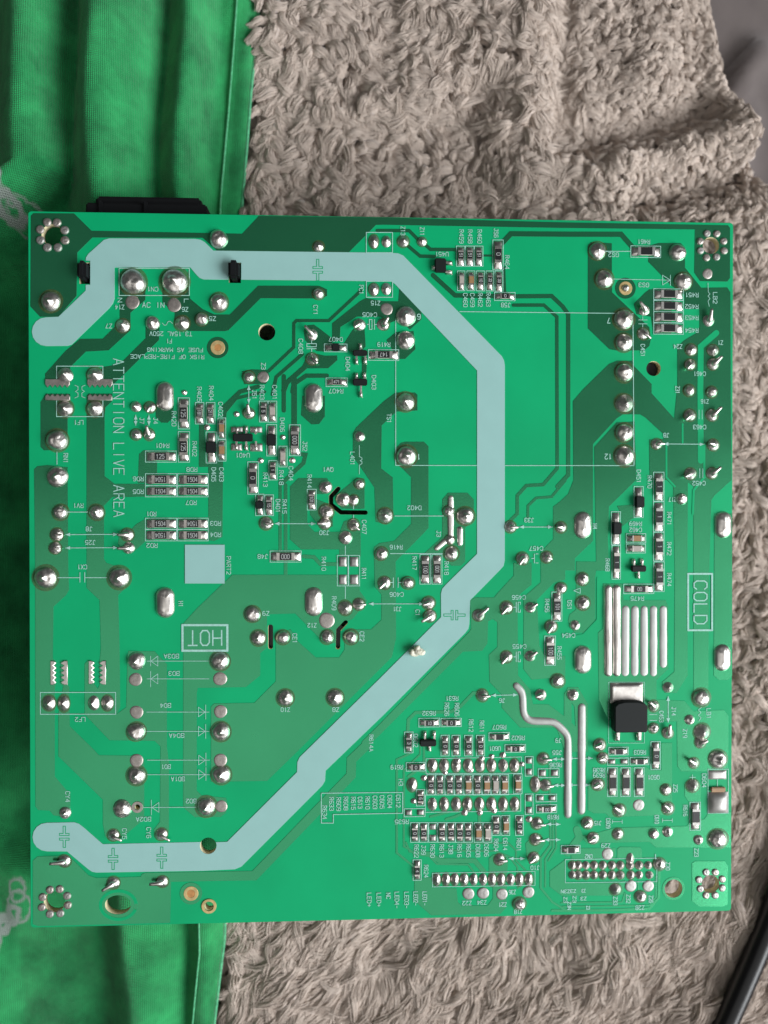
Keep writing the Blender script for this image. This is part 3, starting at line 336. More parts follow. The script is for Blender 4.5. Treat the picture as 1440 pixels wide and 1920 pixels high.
  (0.13,[(10.08,66.28),(10.07,68.07)]),(0.13,[(10.08,67.23),(14.03,67.25)]),(0.13,[(1.99,88.32),(15.63,88.47),(15.62,92.5),(1.98,92.34),(1.99,88.32)]),(0.1,[(21.37,82.72),(32.74,82.83)]),
  (0.1,[(22.03,81.81),(22.03,83.64)]),(0.1,[(23.34,81.82),(23.33,83.65),(22.08,82.73),(23.34,81.82)]),(0.1,[(21.36,86.01),(32.73,86.13)]),(0.1,[(22.03,84.58),(22.02,87.51)]),
  (0.1,[(23.33,85.12),(23.33,86.95),(22.07,86.02),(23.33,85.12)]),(0.1,[(21.3,92.17),(32.72,92.31)]),(0.1,[(30.76,91.37),(30.76,93.15),(32,92.3),(30.76,91.37)]),(0.1,[(32.1,90.97),(32.1,93.63)]),
  (0.1,[(21.29,95.75),(32.71,95.9)]),(0.1,[(30.76,94.96),(30.75,96.75),(32,95.89),(30.76,94.96)]),(0.1,[(32.09,94.57),(32.09,97.22)]),(0.1,[(21.4,101.09),(32.82,101.26)]),
  (0.1,[(30.8,100.32),(30.79,102.1),(32.04,101.25),(30.8,100.32)]),(0.1,[(32.13,99.92),(32.13,102.34)]),(0.1,[(21.39,103.79),(32.82,103.97)]),(0.1,[(30.79,103.02),(30.79,104.81),(32.03,103.96),(30.79,103.02)]),
  (0.1,[(32.13,102.63),(32.12,105.05)]),(0.1,[(20.67,109.87),(30.54,110)]),(0.1,[(22.09,108.5),(22.09,111.27)]),(0.1,[(23.47,109),(23.47,110.81),(22.21,109.9),(23.47,109)]),
  (0.1,[(73.17,104.37),(73.17,101.6),(91.28,101.53),(91.28,104.65),(73.17,104.37)]),(0.1,[(73.05,108.45),(91.16,108.59),(91.17,111.79),(73.05,111.71),(73.05,108.45)]),
  (0.1,[(74.4,123.25),(93.91,123.31),(93.91,125.97),(74.41,125.83),(74.4,123.25)]),(0.13,[(88.95,120.79),(91.92,120.85)]),(0.13,[(97.24,102.04),(99.73,102.07)]),(0.13,[(97.49,107.02),(99.73,107.06)]),
  (0.13,[(96.14,114.4),(98.75,114.45)]),(0.13,[(95.77,117.35),(98.75,117.41)]),(0.1,[(99.73,121.21),(117.4,121.28),(117.41,125.8),(99.73,125.61),(99.73,121.21)]),
  (0.1,[(127.33,104.4),(131.31,104.47),(131.34,112.94),(127.35,112.87),(127.33,104.4)]),(0.1,[(129.16,106.37),(129.17,107.87)]),(0.1,[(108.76,113.79),(108.76,114.49)]),(0.1,[(110.67,113.83),(110.67,114.52)]),
  (0.1,[(108.76,114.14),(110.67,114.17)]),(0.1,[(118.46,113.72),(118.46,114.42)]),(0.1,[(120.38,113.76),(120.38,114.45)]),(0.1,[(118.46,114.07),(120.38,114.11)]),(0.1,[(123.79,105.91),(124.93,105.93)]),
  (0.1,[(124.3,105.43),(124.3,106.3)]),(0.13,[(100.19,101.91),(104.93,101.98)]),(0.13,[(100.2,107.02),(104.32,107.08)]),
 ],
 'words': [
  ('ATTENTION LIVE AREA',16.31,41.46,90,2.05,29.24,0.16),('FUSE AS MARKING',26.61,25.17,180,0.8,10.22,0),('RISK OF FIRE-REPLACE',25.2,26.46,180,0.8,13.52,0),('T3.15AL 250V',25.84,22.22,180,0.86,7.81,0),
  ('HOT',31.99,78.52,180,3,6.41,0.26),('PART2',36.38,65.06,90,0.86,3.41,0),('D403',63.36,30.92,90,0.86,2.7,0),('R410',53.99,64.82,90,0.86,2.6,0),('CX1',9.62,65.25,180,0.9,1.8,0),('R614A',62.85,98.5,90,0.8,3.2,0),
  ('CN1',22.54,14.03,180,0.88,2.07,0),('N',16.59,16.11,90,0.88,0.83,0),('Z14',16.56,17.4,180,0.88,1.7,0),('AC IN',22.65,16.95,0,1.02,4.09,0),('L',28.69,16.09,90,0.88,0.73,0),('Z6',28.45,17.69,180,0.88,1.22,0),
  ('Z7',14.57,20.9,180,0.88,1.22,0),('F1',25.52,23.56,180,0.88,1.02,0),('LF1',9.05,38.66,180,0.88,1.75,0),('R420',26.39,37.89,90,0.88,2.8,0),('R402',30.14,43.44,90,0.88,2.8,0),('R401',24.25,42.86,180,0.88,2.56,0),
  ('RD6',19.86,49.02,180,0.88,2,0),('RD5',19.85,51.37,180,0.88,2,0),('RD8',29.65,47.28,180,0.88,2,0),('RD7',29.5,53.4,180,0.88,2,0),('RD1',22.21,55.49,180,0.88,1.85,0),('RD2',22.32,61.32,180,0.88,2.04,0),
  ('RN1',6.69,45.23,90,0.88,1.85,0),('RV1',8.94,53.95,180,0.88,1.9,0),('J8',10.88,58.25,180,0.88,1.22,0),('J25',11.11,60.74,180,0.88,1.9,0),('J7',20.52,38.3,90,0.88,1.17,0),('J4',23.03,38.29,90,0.88,1.17,0),
  ('R405',31.03,33.36,90,0.88,2.8,0),('CY1',52.5,17.52,90,0.88,1.85,0),('PC1',61.02,13.65,90,0.88,1.75,0),('Z15',63.69,16.11,180,0.88,1.75,0),('C405',62.6,18.3,180,0.88,2.73,0),('C408',49.75,24.3,90,0.88,2.82,0),
  ('D407',56.25,22.96,180,0.88,2.63,0),('D404',58.48,27.53,90,0.88,2.63,0),('Z3',42.83,28.06,90,0.88,1.27,0),('Z5',33.48,19.34,180,0.88,1.31,0),('R419',65.24,23.84,180,0.88,2.43,0),('Z13',68.81,2.57,90,0.88,1.7,0),
  ('Z11',72.41,2.61,90,0.88,1.58,0),('U451',76.12,6.82,180,0.88,2.56,0),('R459',79.81,3.46,90,0.88,2.63,0),('R458',81.45,3.44,90,0.88,2.63,0),('R460',83.24,3.41,90,0.88,2.63,0),('JS6',86.36,2.7,90,0.88,1.75,0),
  ('R464',88.46,8.15,90,0.88,2.63,0),('C460',80.56,15.36,90,0.88,2.63,0),('C459',81.88,15.34,90,0.88,2.63,0),('R462',83.38,15.28,90,0.88,2.63,0),('R463',84.9,15.21,90,0.88,2.63,0),('J58',88.22,16.19,180,0.88,1.83,0),
  ('6',71.81,18.57,180,1.1,0.68,0),('R461',114.61,3.91,180,0.88,2.43,0),('GS2',108.79,6.45,180,0.88,2.04,0),('7',107.9,18.91,180,1.1,0.68,0),('GS3',114.62,12.08,180,0.88,2.04,0),('R451',123.92,13.86,180,0.88,2.63,0),
  ('R452',123.92,16.08,180,0.88,2.63,0),('R453',123.93,18.2,180,0.88,2.63,0),('R454',123.93,20.59,180,0.88,2.63,0),('C451',114.45,24.5,90,0.88,2.43,0),('Z24',121.25,23.7,180,0.88,1.7,0),
  ('Z1',129.49,22.88,180,0.88,1.07,0),('C461',125.47,28.84,180,0.88,2.43,0),('LB2',128.45,14.38,90,0.88,2.19,0),('R404',33.22,33.15,90,0.88,2.73,0),('C402',34.93,36.09,90,0.88,2.73,0),('J51',41.15,33.34,90,0.88,1.75,0),
  ('R403',42.58,32.92,90,0.88,2.73,0),('C401',44.91,32.91,90,0.88,2.73,0),('D406',46.3,38.93,90,0.88,2.63,0),('J52',50.5,42.89,90,0.88,1.85,0),('U401',38.98,44.61,180,0.88,2.63,0),('D405',33.65,48.19,90,0.88,2.63,0),
  ('C403',35.08,48.18,90,0.88,2.63,0),('C404',47.9,47.97,90,0.88,2.73,0),('R413',43.16,49.14,90,0.88,2.63,0),('R418',46.12,48.75,90,0.88,2.73,0),('R415',46.69,54.13,90,0.88,2.63,0),('D401',45.49,54.01,90,0.88,2.53,0),
  ('R414',51.34,49.41,90,0.88,2.48,0),('QW1',54.79,47.23,180,0.88,2.04,0),('L401',59.36,45.16,90,0.88,2.53,0),('C407',61.54,57.97,90,0.88,2.68,0),('J30',54.11,59.02,180,0.88,1.85,0),('J48',42.67,63.42,180,0.88,1.9,0),
  ('RD3',33.99,57.25,180,0.88,2,0),('RD4',33.99,59.35,180,0.88,2,0),('R407',56.3,32.59,180,0.88,2.73,0),('TS1',66.21,37.62,90,0.88,1.75,0),('D402',70.96,54.38,180,0.88,2.68,0),('R416',67.55,61.75,180,0.88,2.43,0),
  ('J3',75.53,59.26,90,0.88,1.17,0),('R417',70.96,64.77,90,0.88,2.56,0),('R418',77.01,65.72,90,0.88,2.56,0),('J33',92.71,56.71,180,0.88,1.8,0),('C457',94.08,62.06,180,0.88,2.63,0),('1',71.76,44.82,180,1.1,0.49,0),
  ('12',107.82,44.67,180,1.1,1.36,0),('D451',113.71,48.4,90,0.88,2.53,0),('R470',115.84,49.46,90,0.88,2.43,0),('R471',119.63,56.45,90,0.88,2.53,0),('R472',119.64,62.18,90,0.88,2.53,0),
  ('C463',125.5,38.99,180,0.88,2.56,0),('C452',125.4,49.7,180,0.88,2.56,0),('Z16',126.49,34.12,180,0.88,1.56,0),('Z31',121.2,31.93,90,0.88,1.46,0),('Z17',120.25,52.79,180,0.88,1.46,0),('J8',119.03,40.57,180,0.88,1.12,0),
  ('R469',113.15,57.43,180,0.88,2.43,0),('C462',113.15,58.58,180,0.88,2.43,0),('H4',105.3,57.91,90,0.88,1.07,0),('R468',107.74,65.23,90,0.88,2.43,0),('H1',27.56,72.19,90,0.88,1.12,0),('BD3A',25.83,81.85,180,0.88,2.78,0),
  ('BD3',26.3,85.05,180,0.88,2.04,0),('BD4',24.74,90.98,180,0.88,2,0),('BD4A',26.75,96.59,180,0.88,2.82,0),('LF2',9.18,93.38,180,0.88,1.9,0),('Z9',43.25,74.02,180,0.88,1.31,0),('Z12',51.8,76.31,180,0.88,1.7,0),
  ('CE1',48.59,78.71,90,0.88,1.85,0),('CE2',61.12,78.47,90,0.88,1.9,0),('R409',55.91,72.21,90,0.88,2.63,0),('Z10',46.84,92.02,180,0.88,1.75,0),('Z8',56.22,92.13,180,0.88,1.27,0),('R411',61.49,66.73,90,0.88,2.19,0),
  ('C406',67.62,70.63,180,0.88,2.63,0),('J31',67.72,73.35,180,0.88,1.61,0),('C1',71.57,74.09,90,0.88,1.22,0),('C456',90.75,71.31,180,0.88,2.63,0),('C455',90.88,80.59,180,0.88,2.63,0),('R631',78.07,90.27,180,0.88,2.43,0),
  ('R626',77.09,92.34,90,0.88,2.53,0),('R606',79.01,92.41,90,0.88,2.53,0),('R632',73.73,93.03,180,0.88,2.53,0),('R612',81.69,95.46,90,0.88,2.39,0),('R611',83.74,95.65,90,0.88,2.24,0),('R607',87.07,95.82,180,0.88,2.63,0),
  ('R602',90.66,97.91,180,0.88,2.53,0),('U601',86.21,99.86,180,0.88,2.24,0),('J6',87.56,90.79,180,0.88,1.12,0),('R456',96.15,72.89,90,0.88,2.53,0),('R455',98.5,81.88,90,0.88,2.53,0),('Q602',71.21,98.13,90,0.88,2.53,0),
  ('J9',98.35,98.51,180,0.88,1.12,0),('DS1',100.45,72.8,90,0.88,1.8,0),('C454',100.28,78.58,180,0.88,2.53,0),('R475',113.51,71.64,180,0.88,2.58,0),('R474',119.66,68.09,90,0.88,2.53,0),('J14',120.6,93.23,90,0.88,1.7,0),
  ('LB1',127.43,93.74,90,0.88,2.04,0),('Z19',122.81,97.48,90,0.88,1.7,0),('C453',118.21,94.2,90,0.88,2.19,0),('CY4',6.86,107.63,90,0.88,2.04,0),('CY5',17.17,114.67,90,0.88,2.04,0),('CY6',21.6,114.56,90,0.88,2.04,0),
  ('BD2A',20.66,112.04,180,0.88,2.78,0),('BD1',24.79,102.35,180,0.88,1.75,0),('BD1A',26.97,104.67,180,0.88,2.53,0),('BD2',29.4,108.82,180,0.88,1.95,0),('LED+',62.45,128,90,0.88,2.68,0),
  ('LED+',64.28,128.05,90,0.88,2.68,0),('R634',54.12,111.37,90,0.88,2.58,0),('R633',55.41,109.81,90,0.88,2.58,0),('R609',56.74,109.88,90,0.88,2.58,0),('R608',58.08,109.78,90,0.88,2.58,0),
  ('R615',59.49,109.76,90,0.88,2.43,0),('C613',60.75,109.66,90,0.88,2.24,0),('R610',62.14,109.73,90,0.88,2.43,0),('C603',63.55,109.66,90,0.88,2.53,0),('C605',64.86,109.61,90,0.88,2.53,0),
  ('C604',66.33,109.56,90,0.88,2.53,0),('C612',67.91,109.49,90,0.88,2.43,0),('NC',66.08,127.35,90,0.88,1.17,0),('LED4-',67.67,128.17,90,0.88,3.16,0),('LED3-',69.5,128.22,90,0.88,3.16,0),
  ('LED2-',71.22,127.96,90,0.88,2.68,0),('LED1-',72.93,128,90,0.88,2.68,0),('R619',67.67,103.11,180,0.88,2.34,0),('R635',68.6,113.41,180,0.88,2.63,0),('H3',68.4,106,90,0.88,1.31,0),('R622',71.34,119.02,90,0.88,2.53,0),
  ('J39',72.69,118.81,90,0.88,1.85,0),('R630',74.4,119.04,90,0.88,2.53,0),('R613',76.12,119.05,90,0.88,2.53,0),('J38',77.84,118.79,90,0.88,1.85,0),('R616',79.49,119.07,90,0.88,2.53,0),('R605',81.21,119.1,90,0.88,2.53,0),
  ('C608',83.01,119.14,90,0.88,2.53,0),('C606',84.62,119.07,90,0.88,2.53,0),('R604',86.47,118.17,90,0.88,2.43,0),('C614',88.2,118.01,90,0.88,2.39,0),('R601',90.8,118.19,90,0.88,2.53,0),
  ('Z22',80.93,129.05,180,0.88,1.8,0),('Z34',83.76,128.99,180,0.88,1.8,0),('Z21',87.72,129.5,180,0.88,1.61,0),('Z36',89.57,127.16,180,0.88,1.36,0),('Z18',90.69,130.93,180,0.88,1.56,0),
  ('R624',73.18,122.86,90,0.88,2.43,0),('J10',93.91,122.62,180,0.88,1.7,0),('R636',97.86,103.16,180,0.88,2.39,0),('J55',98.11,100.82,180,0.88,1.8,0),('R618',97.38,113.06,180,0.88,2.19,0),
  ('Z29',107.52,118.7,180,0.88,1.75,0),('Z30',119.54,122.87,90,0.88,1.61,0),('1',117.14,121.03,180,1.1,0.39,0),('Z23',125.1,120.37,90,0.88,1.66,0),('Z33',109.37,129.27,90,0.88,1.7,0),('Z32',111.88,128.96,90,0.88,1.7,0),
  ('Z26',116.28,129.13,90,0.88,1.46,0),('Z28',114.15,130.7,180,0.88,1.75,0),('R616',122.92,112.29,90,0.88,2.19,0),('R638',106.19,104.27,180,0.88,2.34,0),('R639',106.19,105.26,180,0.88,2.34,0),
  ('R603',114.08,100.98,180,0.88,2.34,0),('Q601',116.73,105.8,180,0.88,2.34,0),('D604',126.58,106.58,90,0.88,2.68,0),('Z25',120.97,107.98,90,0.88,1.56,0),('C609',107.96,114.45,90,0.88,1.95,0),
  ('C610',117.38,113.88,90,0.88,1.7,0),('J15',105.96,114.36,180,0.88,1.36,0),('CN2',104.22,120.68,180,0.88,1.46,0),('COLD',125.77,72.45,90,2.73,8.4,0.22),('Z3N',99.74,127.26,180,0.73,1.75,0),
  ('Z3',101.23,127.22,180,0.73,1.17,0),('Z3',103.23,127.22,180,0.73,0.78,0),('Z3',99.74,128.87,90,0.73,1.17,0),('Z3',101.49,128.79,90,0.73,1.36,0),('Z3',103.23,128.71,180,0.73,1.17,0),('Z3N',100.49,130,90,0.73,1.56,0),
  ('Z3',104.11,130.46,90,0.73,0.78,0),
 ],
 'patches': [
  [(28.35,61.21),(35.65,61.23),(35.64,68.43),(28.34,68.39)],[(6.65,59.29),(7.45,59.63),(7.44,58.96)],[(16.06,59.26),(15.25,58.93),(15.25,59.6)],[(6.64,61.75),(7.44,62.08),(7.44,61.41)],
  [(16.05,61.71),(15.25,61.38),(15.25,62.05)],[(19.41,37.25),(19.08,38.07),(19.74,38.07)],[(19.41,39.17),(19.74,38.35),(19.08,38.36)],[(21.82,37.24),(21.49,38.06),(22.15,38.05)],
  [(21.82,39.16),(22.15,38.34),(21.49,38.34)],[(40.14,31.66),(39.81,32.48),(40.48,32.48)],[(40.14,34.98),(40.48,34.16),(39.81,34.17)],[(44.95,57.32),(45.77,57.66),(45.77,56.98)],
  [(52.47,57.35),(51.65,57.01),(51.65,57.68)],[(62.46,72.37),(63.29,72.72),(63.29,72.04)],[(72.7,72.43),(71.87,72.09),(71.87,72.77)],[(90.86,58.01),(91.7,58.35),(91.7,57.67)],[(97.17,58.02),(96.33,57.67),(96.33,58.36)],
  [(85.58,89.81),(86.43,90.15),(86.41,89.46)],[(90.52,89.75),(89.67,89.41),(89.69,90.1)],[(118.58,42.23),(119.44,42.58),(119.44,41.89)],[(126.39,42.27),(125.53,41.92),(125.53,42.62)],
  [(119.54,90.37),(119.19,91.21),(119.89,91.22)],[(119.55,95.38),(119.9,94.54),(119.19,94.53)],[(88.95,120.79),(89.79,121.15),(89.79,120.46)],[(91.92,120.85),(91.08,120.48),(91.08,121.18)],
  [(97.24,102.04),(98.08,102.39),(98.08,101.7)],[(99.73,102.07),(98.88,101.72),(98.88,102.41)],[(97.49,107.02),(98.34,107.38),(98.34,106.69)],[(99.73,107.06),(98.89,106.7),(98.89,107.39)],
  [(96.14,114.4),(96.98,114.76),(96.98,114.07)],[(98.75,114.45),(97.9,114.08),(97.9,114.78)],[(95.77,117.35),(96.61,117.71),(96.61,117.02)],[(98.75,117.41),(97.91,117.05),(97.91,117.74)],
  [(100.19,101.91),(101.04,102.27),(101.04,101.58)],[(104.93,101.98),(104.09,101.62),(104.09,102.31)],[(100.2,107.02),(101.05,107.38),(101.05,106.68)],[(104.32,107.08),(103.47,106.72),(103.47,107.42)],
 ],
 'signs': [
  (0.12,[(52.72,8.12),(53.15,8.11),(53.15,9.46),(53.83,9.45),(53.83,9.84),(52.04,9.86),(52.04,9.48),(52.72,9.47),(52.72,8.12)]),
  (0.12,[(52.72,12.07),(53.15,12.06),(53.15,10.71),(53.83,10.71),(53.83,10.32),(52.04,10.34),(52.04,10.73),(52.72,10.72),(52.72,12.07)]),
  (0.12,[(76.54,74.36),(76.54,74.8),(77.92,74.81),(77.92,75.49),(78.31,75.5),(78.31,73.69),(77.92,73.69),(77.92,74.37),(76.54,74.36)]),
  (0.12,[(80.57,74.39),(80.57,74.83),(79.19,74.82),(79.19,75.5),(78.8,75.5),(78.8,73.69),(79.19,73.69),(79.19,74.38),(80.57,74.39)]),
  (0.12,[(6.04,113.08),(6.46,113.09),(6.46,114.44),(7.12,114.45),(7.12,114.83),(5.38,114.8),(5.38,114.41),(6.04,114.43),(6.04,113.08)]),
  (0.12,[(6.03,117.02),(6.45,117.03),(6.46,115.68),(7.12,115.7),(7.12,115.31),(5.38,115.28),(5.38,115.66),(6.03,115.67),(6.03,117.02)]),
  (0.12,[(14.89,117.34),(15.32,117.35),(15.32,118.7),(15.98,118.71),(15.98,119.1),(14.23,119.06),(14.23,118.68),(14.89,118.69),(14.89,117.34)]),
  (0.12,[(14.88,121.29),(15.31,121.3),(15.31,119.95),(15.98,119.96),(15.98,119.58),(14.23,119.54),(14.23,119.93),(14.89,119.94),(14.88,121.29)]),
  (0.12,[(23.78,117.3),(24.21,117.31),(24.21,118.66),(24.88,118.68),(24.88,119.06),(23.12,119.03),(23.12,118.64),(23.78,118.66),(23.78,117.3)]),
  (0.12,[(23.78,121.26),(24.2,121.27),(24.21,119.92),(24.87,119.93),(24.87,119.55),(23.11,119.51),(23.11,119.9),(23.78,119.91),(23.78,121.26)]),
 ],
 'eyes': [
  (34.43,24.68,1.34,0.63,0),(111.13,12.74,1.29,0.73,1),(29.32,126.1,1.36,0.73,0),
 ],
 'rings': [
  (19.53,109.8,1.07,0.49,0),(32.63,128.52,1.39,0.8,1),
 ],
}

# ------------------------------------------------------------------ the circuit board
board = bpy.data.objects.new('circuit_board', None); COL.objects.link(board)
board['label'] = 'green power supply circuit board lying solder side up with pale insulation band'
board['category'] = 'circuit board'
hole_polys = []
for h in D['holes']:
    if h[0] == 'e': hole_polys.append(circle(bx(h[1][0]), by(h[1][1]), h[2] / 10, h[3] / 10, 36))
    elif h[0] == 'r':
        x0, y0 = bp(h[1]); x1, y1 = bp(h[2]); hole_polys.append([(x0, y1), (x1, y1), (x1, y0), (x0, y0)])
    else: hole_polys.append(stroke_poly([bp(p) for p in h[2]], h[1] / 10))
hole_boxes = [(min(q[0] for q in p), min(q[1] for q in p), max(q[0] for q in p), max(q[1] for q in p)) for p in hole_polys]
cut_me = solid_from_polys(hole_polys, ZB - 1, ZB + 1)
cutter = bpy.data.objects.new('cutter', cut_me); COL.objects.link(cutter)
pending = []
def cut(o):
    """drill the board's holes through a slab that a hole touches"""
    xs = [v.co.x for v in o.data.vertices]; ys = [v.co.y for v in o.data.vertices]
    a = (min(xs), min(ys), max(xs), max(ys))
    if any(b[0] < a[2] and b[2] > a[0] and b[1] < a[3] and b[3] > a[1] for b in hole_boxes):
        md = o.modifiers.new('b', 'BOOLEAN'); md.operation = 'DIFFERENCE'; md.object = cutter; md.solver = 'EXACT'
        pending.append(o)
# bare panel with a slightly rounded corner at each end
def rrect(x0, y0, x1, y1, r, n=5):
    out = []
    for cx, cy, a in ((x1 - r, y1 - r, 0), (x0 + r, y1 - r, 90), (x0 + r, y0 + r, 180), (x1 - r, y0 + r, 270)):
        out += [(cx + r * math.cos(math.radians(a + 90 * k / n)), cy + r * math.sin(math.radians(a + 90 * k / n))) for k in range(n + 1)]
    return out
panel = obj('laminate_panel', solid_from_polys([rrect(-BW/20, -BH/20, BW/20, BH/20, 0.06)], ZB - BT/10, ZB, 0.008), None, board)
panel.data.materials.append(M['mask']); panel.data.materials.append(M['edge']); panel.data.materials.append(M['wall'])
cut(panel)
# copper under the mask
for it in D['copper']:
    if it[0] == 'p': p = [bp(q) for q in it[1]]
    elif it[0] == 'c': p = circle(bx(it[1][0]), by(it[1][1]), it[2] / 10)
    else: p = stroke_poly([bp(q) for q in it[1]], it[0] / 10)
    z = nextz(ZB + 0.0045)
    o = obj('copper_trace', solid_from_polys([p], ZB - 0.004, z, 0.003), M['copper'], board); cut(o)
for wd, pts in D['gap']:
    o = obj('isolation_gap', solid_from_polys([stroke_poly([bp(q) for q in pts], wd / 10)], ZB - 0.003, nextz(ZB + 0.0075)), M['mask'], board); cut(o)
o = obj('insulation_band', solid_from_polys([[bp(q) for q in D['band']]], ZB - 0.002, ZB + 0.0085, 0.001), M['band'], board); cut(o)
bpy.context.view_layer.update()
dg = bpy.context.evaluated_depsgraph_get()
for o in pending:
    me = bpy.data.meshes.new_from_object(o.evaluated_get(dg)); o.modifiers.clear(); old = o.data; o.data = me
bpy.data.objects.remove(cutter)
for o in board.children:
    if o.name.startswith('copper_trace'):
        o.data.materials.append(M['copperedge'])
        for p in o.data.polygons: p.material_index = 0 if p.normal.z > .9 else 1
for p in panel.data.polygons:
    if abs(p.normal.z) < 0.5:
        c = p.center; rim = abs(c.x) > BW/20 - 0.05 or abs(c.y) > BH/20 - 0.05
        p.material_index = 1 if rim else 2
    else: p.material_index = 0

# ------------------------------------------------------------------ print on the board
FONT = {
'A':[[(0,0),(2,6),(4,0)],[(.7,2),(3.3,2)]],'B':[[(0,0),(0,6),(3,6),(4,5.2),(4,3.9),(3,3.2),(0,3.2)],[(3,3.2),(4,2.4),(4,.8),(3,0),(0,0)]],
'C':[[(4,4.8),(3,6),(1,6),(0,4.8),(0,1.2),(1,0),(3,0),(4,1.2)]],'D':[[(0,0),(0,6),(2.6,6),(4,4.6),(4,1.4),(2.6,0),(0,0)]],
'E':[[(4,6),(0,6),(0,0),(4,0)],[(0,3.2),(3,3.2)]],'F':[[(4,6),(0,6),(0,0)],[(0,3.2),(3,3.2)]],
'G':[[(4,4.8),(3,6),(1,6),(0,4.8),(0,1.2),(1,0),(3,0),(4,1.2),(4,2.8),(2.4,2.8)]],'H':[[(0,0),(0,6)],[(4,0),(4,6)],[(0,3.1),(4,3.1)]],
'I':[[(2,0),(2,6)]],'J':[[(1,6),(4,6)],[(3,6),(3,1.2),(2,0),(1,0),(0,1.2)]],'K':[[(0,0),(0,6)],[(4,6),(0,2.4)],[(1.4,3.6),(4,0)]],
'L':[[(0,6),(0,0),(4,0)]],'M':[[(0,0),(0,6),(2,2.5),(4,6),(4,0)]],'N':[[(0,0),(0,6),(4,0),(4,6)]],'O':[[(1,0),(0,1.2),(0,4.8),(1,6),(3,6),(4,4.8),(4,1.2),(3,0),(1,0)]],
'P':[[(0,0),(0,6),(3,6),(4,5.1),(4,3.7),(3,2.8),(0,2.8)]],'Q':[[(1,0),(0,1.2),(0,4.8),(1,6),(3,6),(4,4.8),(4,1.2),(3,0),(1,0)],[(2.4,1.6),(4,-.3)]],
'R':[[(0,0),(0,6),(3,6),(4,5.1),(4,3.8),(3,3),(0,3)],[(2.2,3),(4,0)]],'S':[[(4,5),(3,6),(1,6),(0,5),(0,4),(1,3.2),(3,2.8),(4,2),(4,1),(3,0),(1,0),(0,1)]],
'T':[[(0,6),(4,6)],[(2,6),(2,0)]],'U':[[(0,6),(0,1.2),(1,0),(3,0),(4,1.2),(4,6)]],'V':[[(0,6),(2,0),(4,6)]],'W':[[(0,6),(1,0),(2,4),(3,0),(4,6)]],
'X':[[(0,0),(4,6)],[(0,6),(4,0)]],'Y':[[(0,6),(2,3),(4,6)],[(2,3),(2,0)]],'Z':[[(0,6),(4,6),(0,0),(4,0)]],
'0':[[(1,0),(0,1.2),(0,4.8),(1,6),(3,6),(4,4.8),(4,1.2),(3,0),(1,0)]],'1':[[(.8,4.8),(2,6),(2,0)]],'2':[[(0,4.8),(1,6),(3,6),(4,4.8),(4,3.6),(0,0),(4,0)]],
'3':[[(0,5),(1,6),(3,6),(4,5),(4,4),(3,3.1),(1.6,3.1)],[(3,3.1),(4,2.2),(4,1),(3,0),(1,0),(0,1)]],'4':[[(3,0),(3,6),(0,2),(4,2)]],
'5':[[(4,6),(.4,6),(0,3.3),(1,3.8),(3,3.8),(4,2.8),(4,1),(3,0),(1,0),(0,1)]],'6':[[(3.6,5.6),(3,6),(1,6),(0,4.6),(0,1),(1,0),(3,0),(4,1),(4,2.4),(3,3.3),(1,3.3),(0,2.4)]],
'7':[[(0,6),(4,6),(1.4,0)]],'8':[[(1,3.2),(0,4),(0,5.2),(1,6),(3,6),(4,5.2),(4,4),(3,3.2),(1,3.2),(0,2.3),(0,.9),(1,0),(3,0),(4,.9),(4,2.3),(3,3.2)]],
'9':[[(4,3.6),(3,2.7),(1,2.7),(0,3.6),(0,5),(1,6),(3,6),(4,5),(4,1.4),(3,0),(1,0)]],'-':[[(.4,3),(3.6,3)]],'+':[[(.2,3),(3.8,3)],[(2,1.2),(2,4.8)]],'.':[[(1.8,0),(2.2,.3)]]}
def ribbon(polys, wd, z, dz=1.2e-5):
    v = []; f = []; k = 0
    for pl in polys:
        for a, b in zip(pl, pl[1:]):
            dx, dy = b[0] - a[0], b[1] - a[1]; l = math.hypot(dx, dy)
            if l < 1e-7: continue
            ux, uy = dx / l * wd / 2, dy / l * wd / 2; zz = z + (k % 5) * dz; i = len(v); k += 1
            v += [(a[0] - ux * .7 - uy, a[1] - uy * .7 + ux, zz), (a[0] - ux * .7 + uy, a[1] - uy * .7 - ux, zz), (b[0] + ux * .7 + uy, b[1] + uy * .7 - ux, zz), (b[0] + ux * .7 - uy, b[1] + uy * .7 + ux, zz)]
            f.append((i, i + 1, i + 2, i + 3))
    return meshd(v, f)
def lettering(s, cx, cy, rot, h, length, wd):
    """stroke letters centred at (cx, cy) in scene cm, rot in degrees clockwise"""
    n = len(s); adv = length / (n - 1 + 0.72) if n > 1 else length / 0.72; cw = adv * 0.72; tot = adv * (n - 1) + cw
    a = -math.radians(rot); ca, sa = math.cos(a), math.sin(a); out = []
    for i, ch in enumerate(s):
        for pl in FONT.get(ch, []):
            q = []
            for x, y in pl:
                X = -tot / 2 + i * adv + x / 4 * cw; Y = (y / 6 - .5) * h
                q.append((cx + X * ca - Y * sa, cy + X * sa + Y * ca))
            out.append(q)
    return out
ZI = ZB + 0.0105
for s, u, v, rot, h, le, wd in D['words']:
    wd = (wd or max(0.115, h * 0.13)) / 10
    obj('printed_lettering', ribbon(lettering(s, bx(u), by(v), rot, h / 10 - wd, le / 10 - wd, wd), wd, nextz(ZI)), M['ink'], board)
for wd, pts in D['lines']:
    obj('printed_outline', ribbon([[bp(p) for p in pts]], wd / 10, nextz(ZI)), M['ink'], board)
for p in D['patches']:
    q = [bp(a) for a in p]
    if area2(q) < 0: q.reverse()
    z = nextz(ZI)
    obj('printed_square' if len(q) == 4 else 'printed_arrowhead', meshd([(a[0], a[1], z) for a in q], [tuple(range(len(q)))]), M['band'] if len(q) == 4 else M['ink'], board)
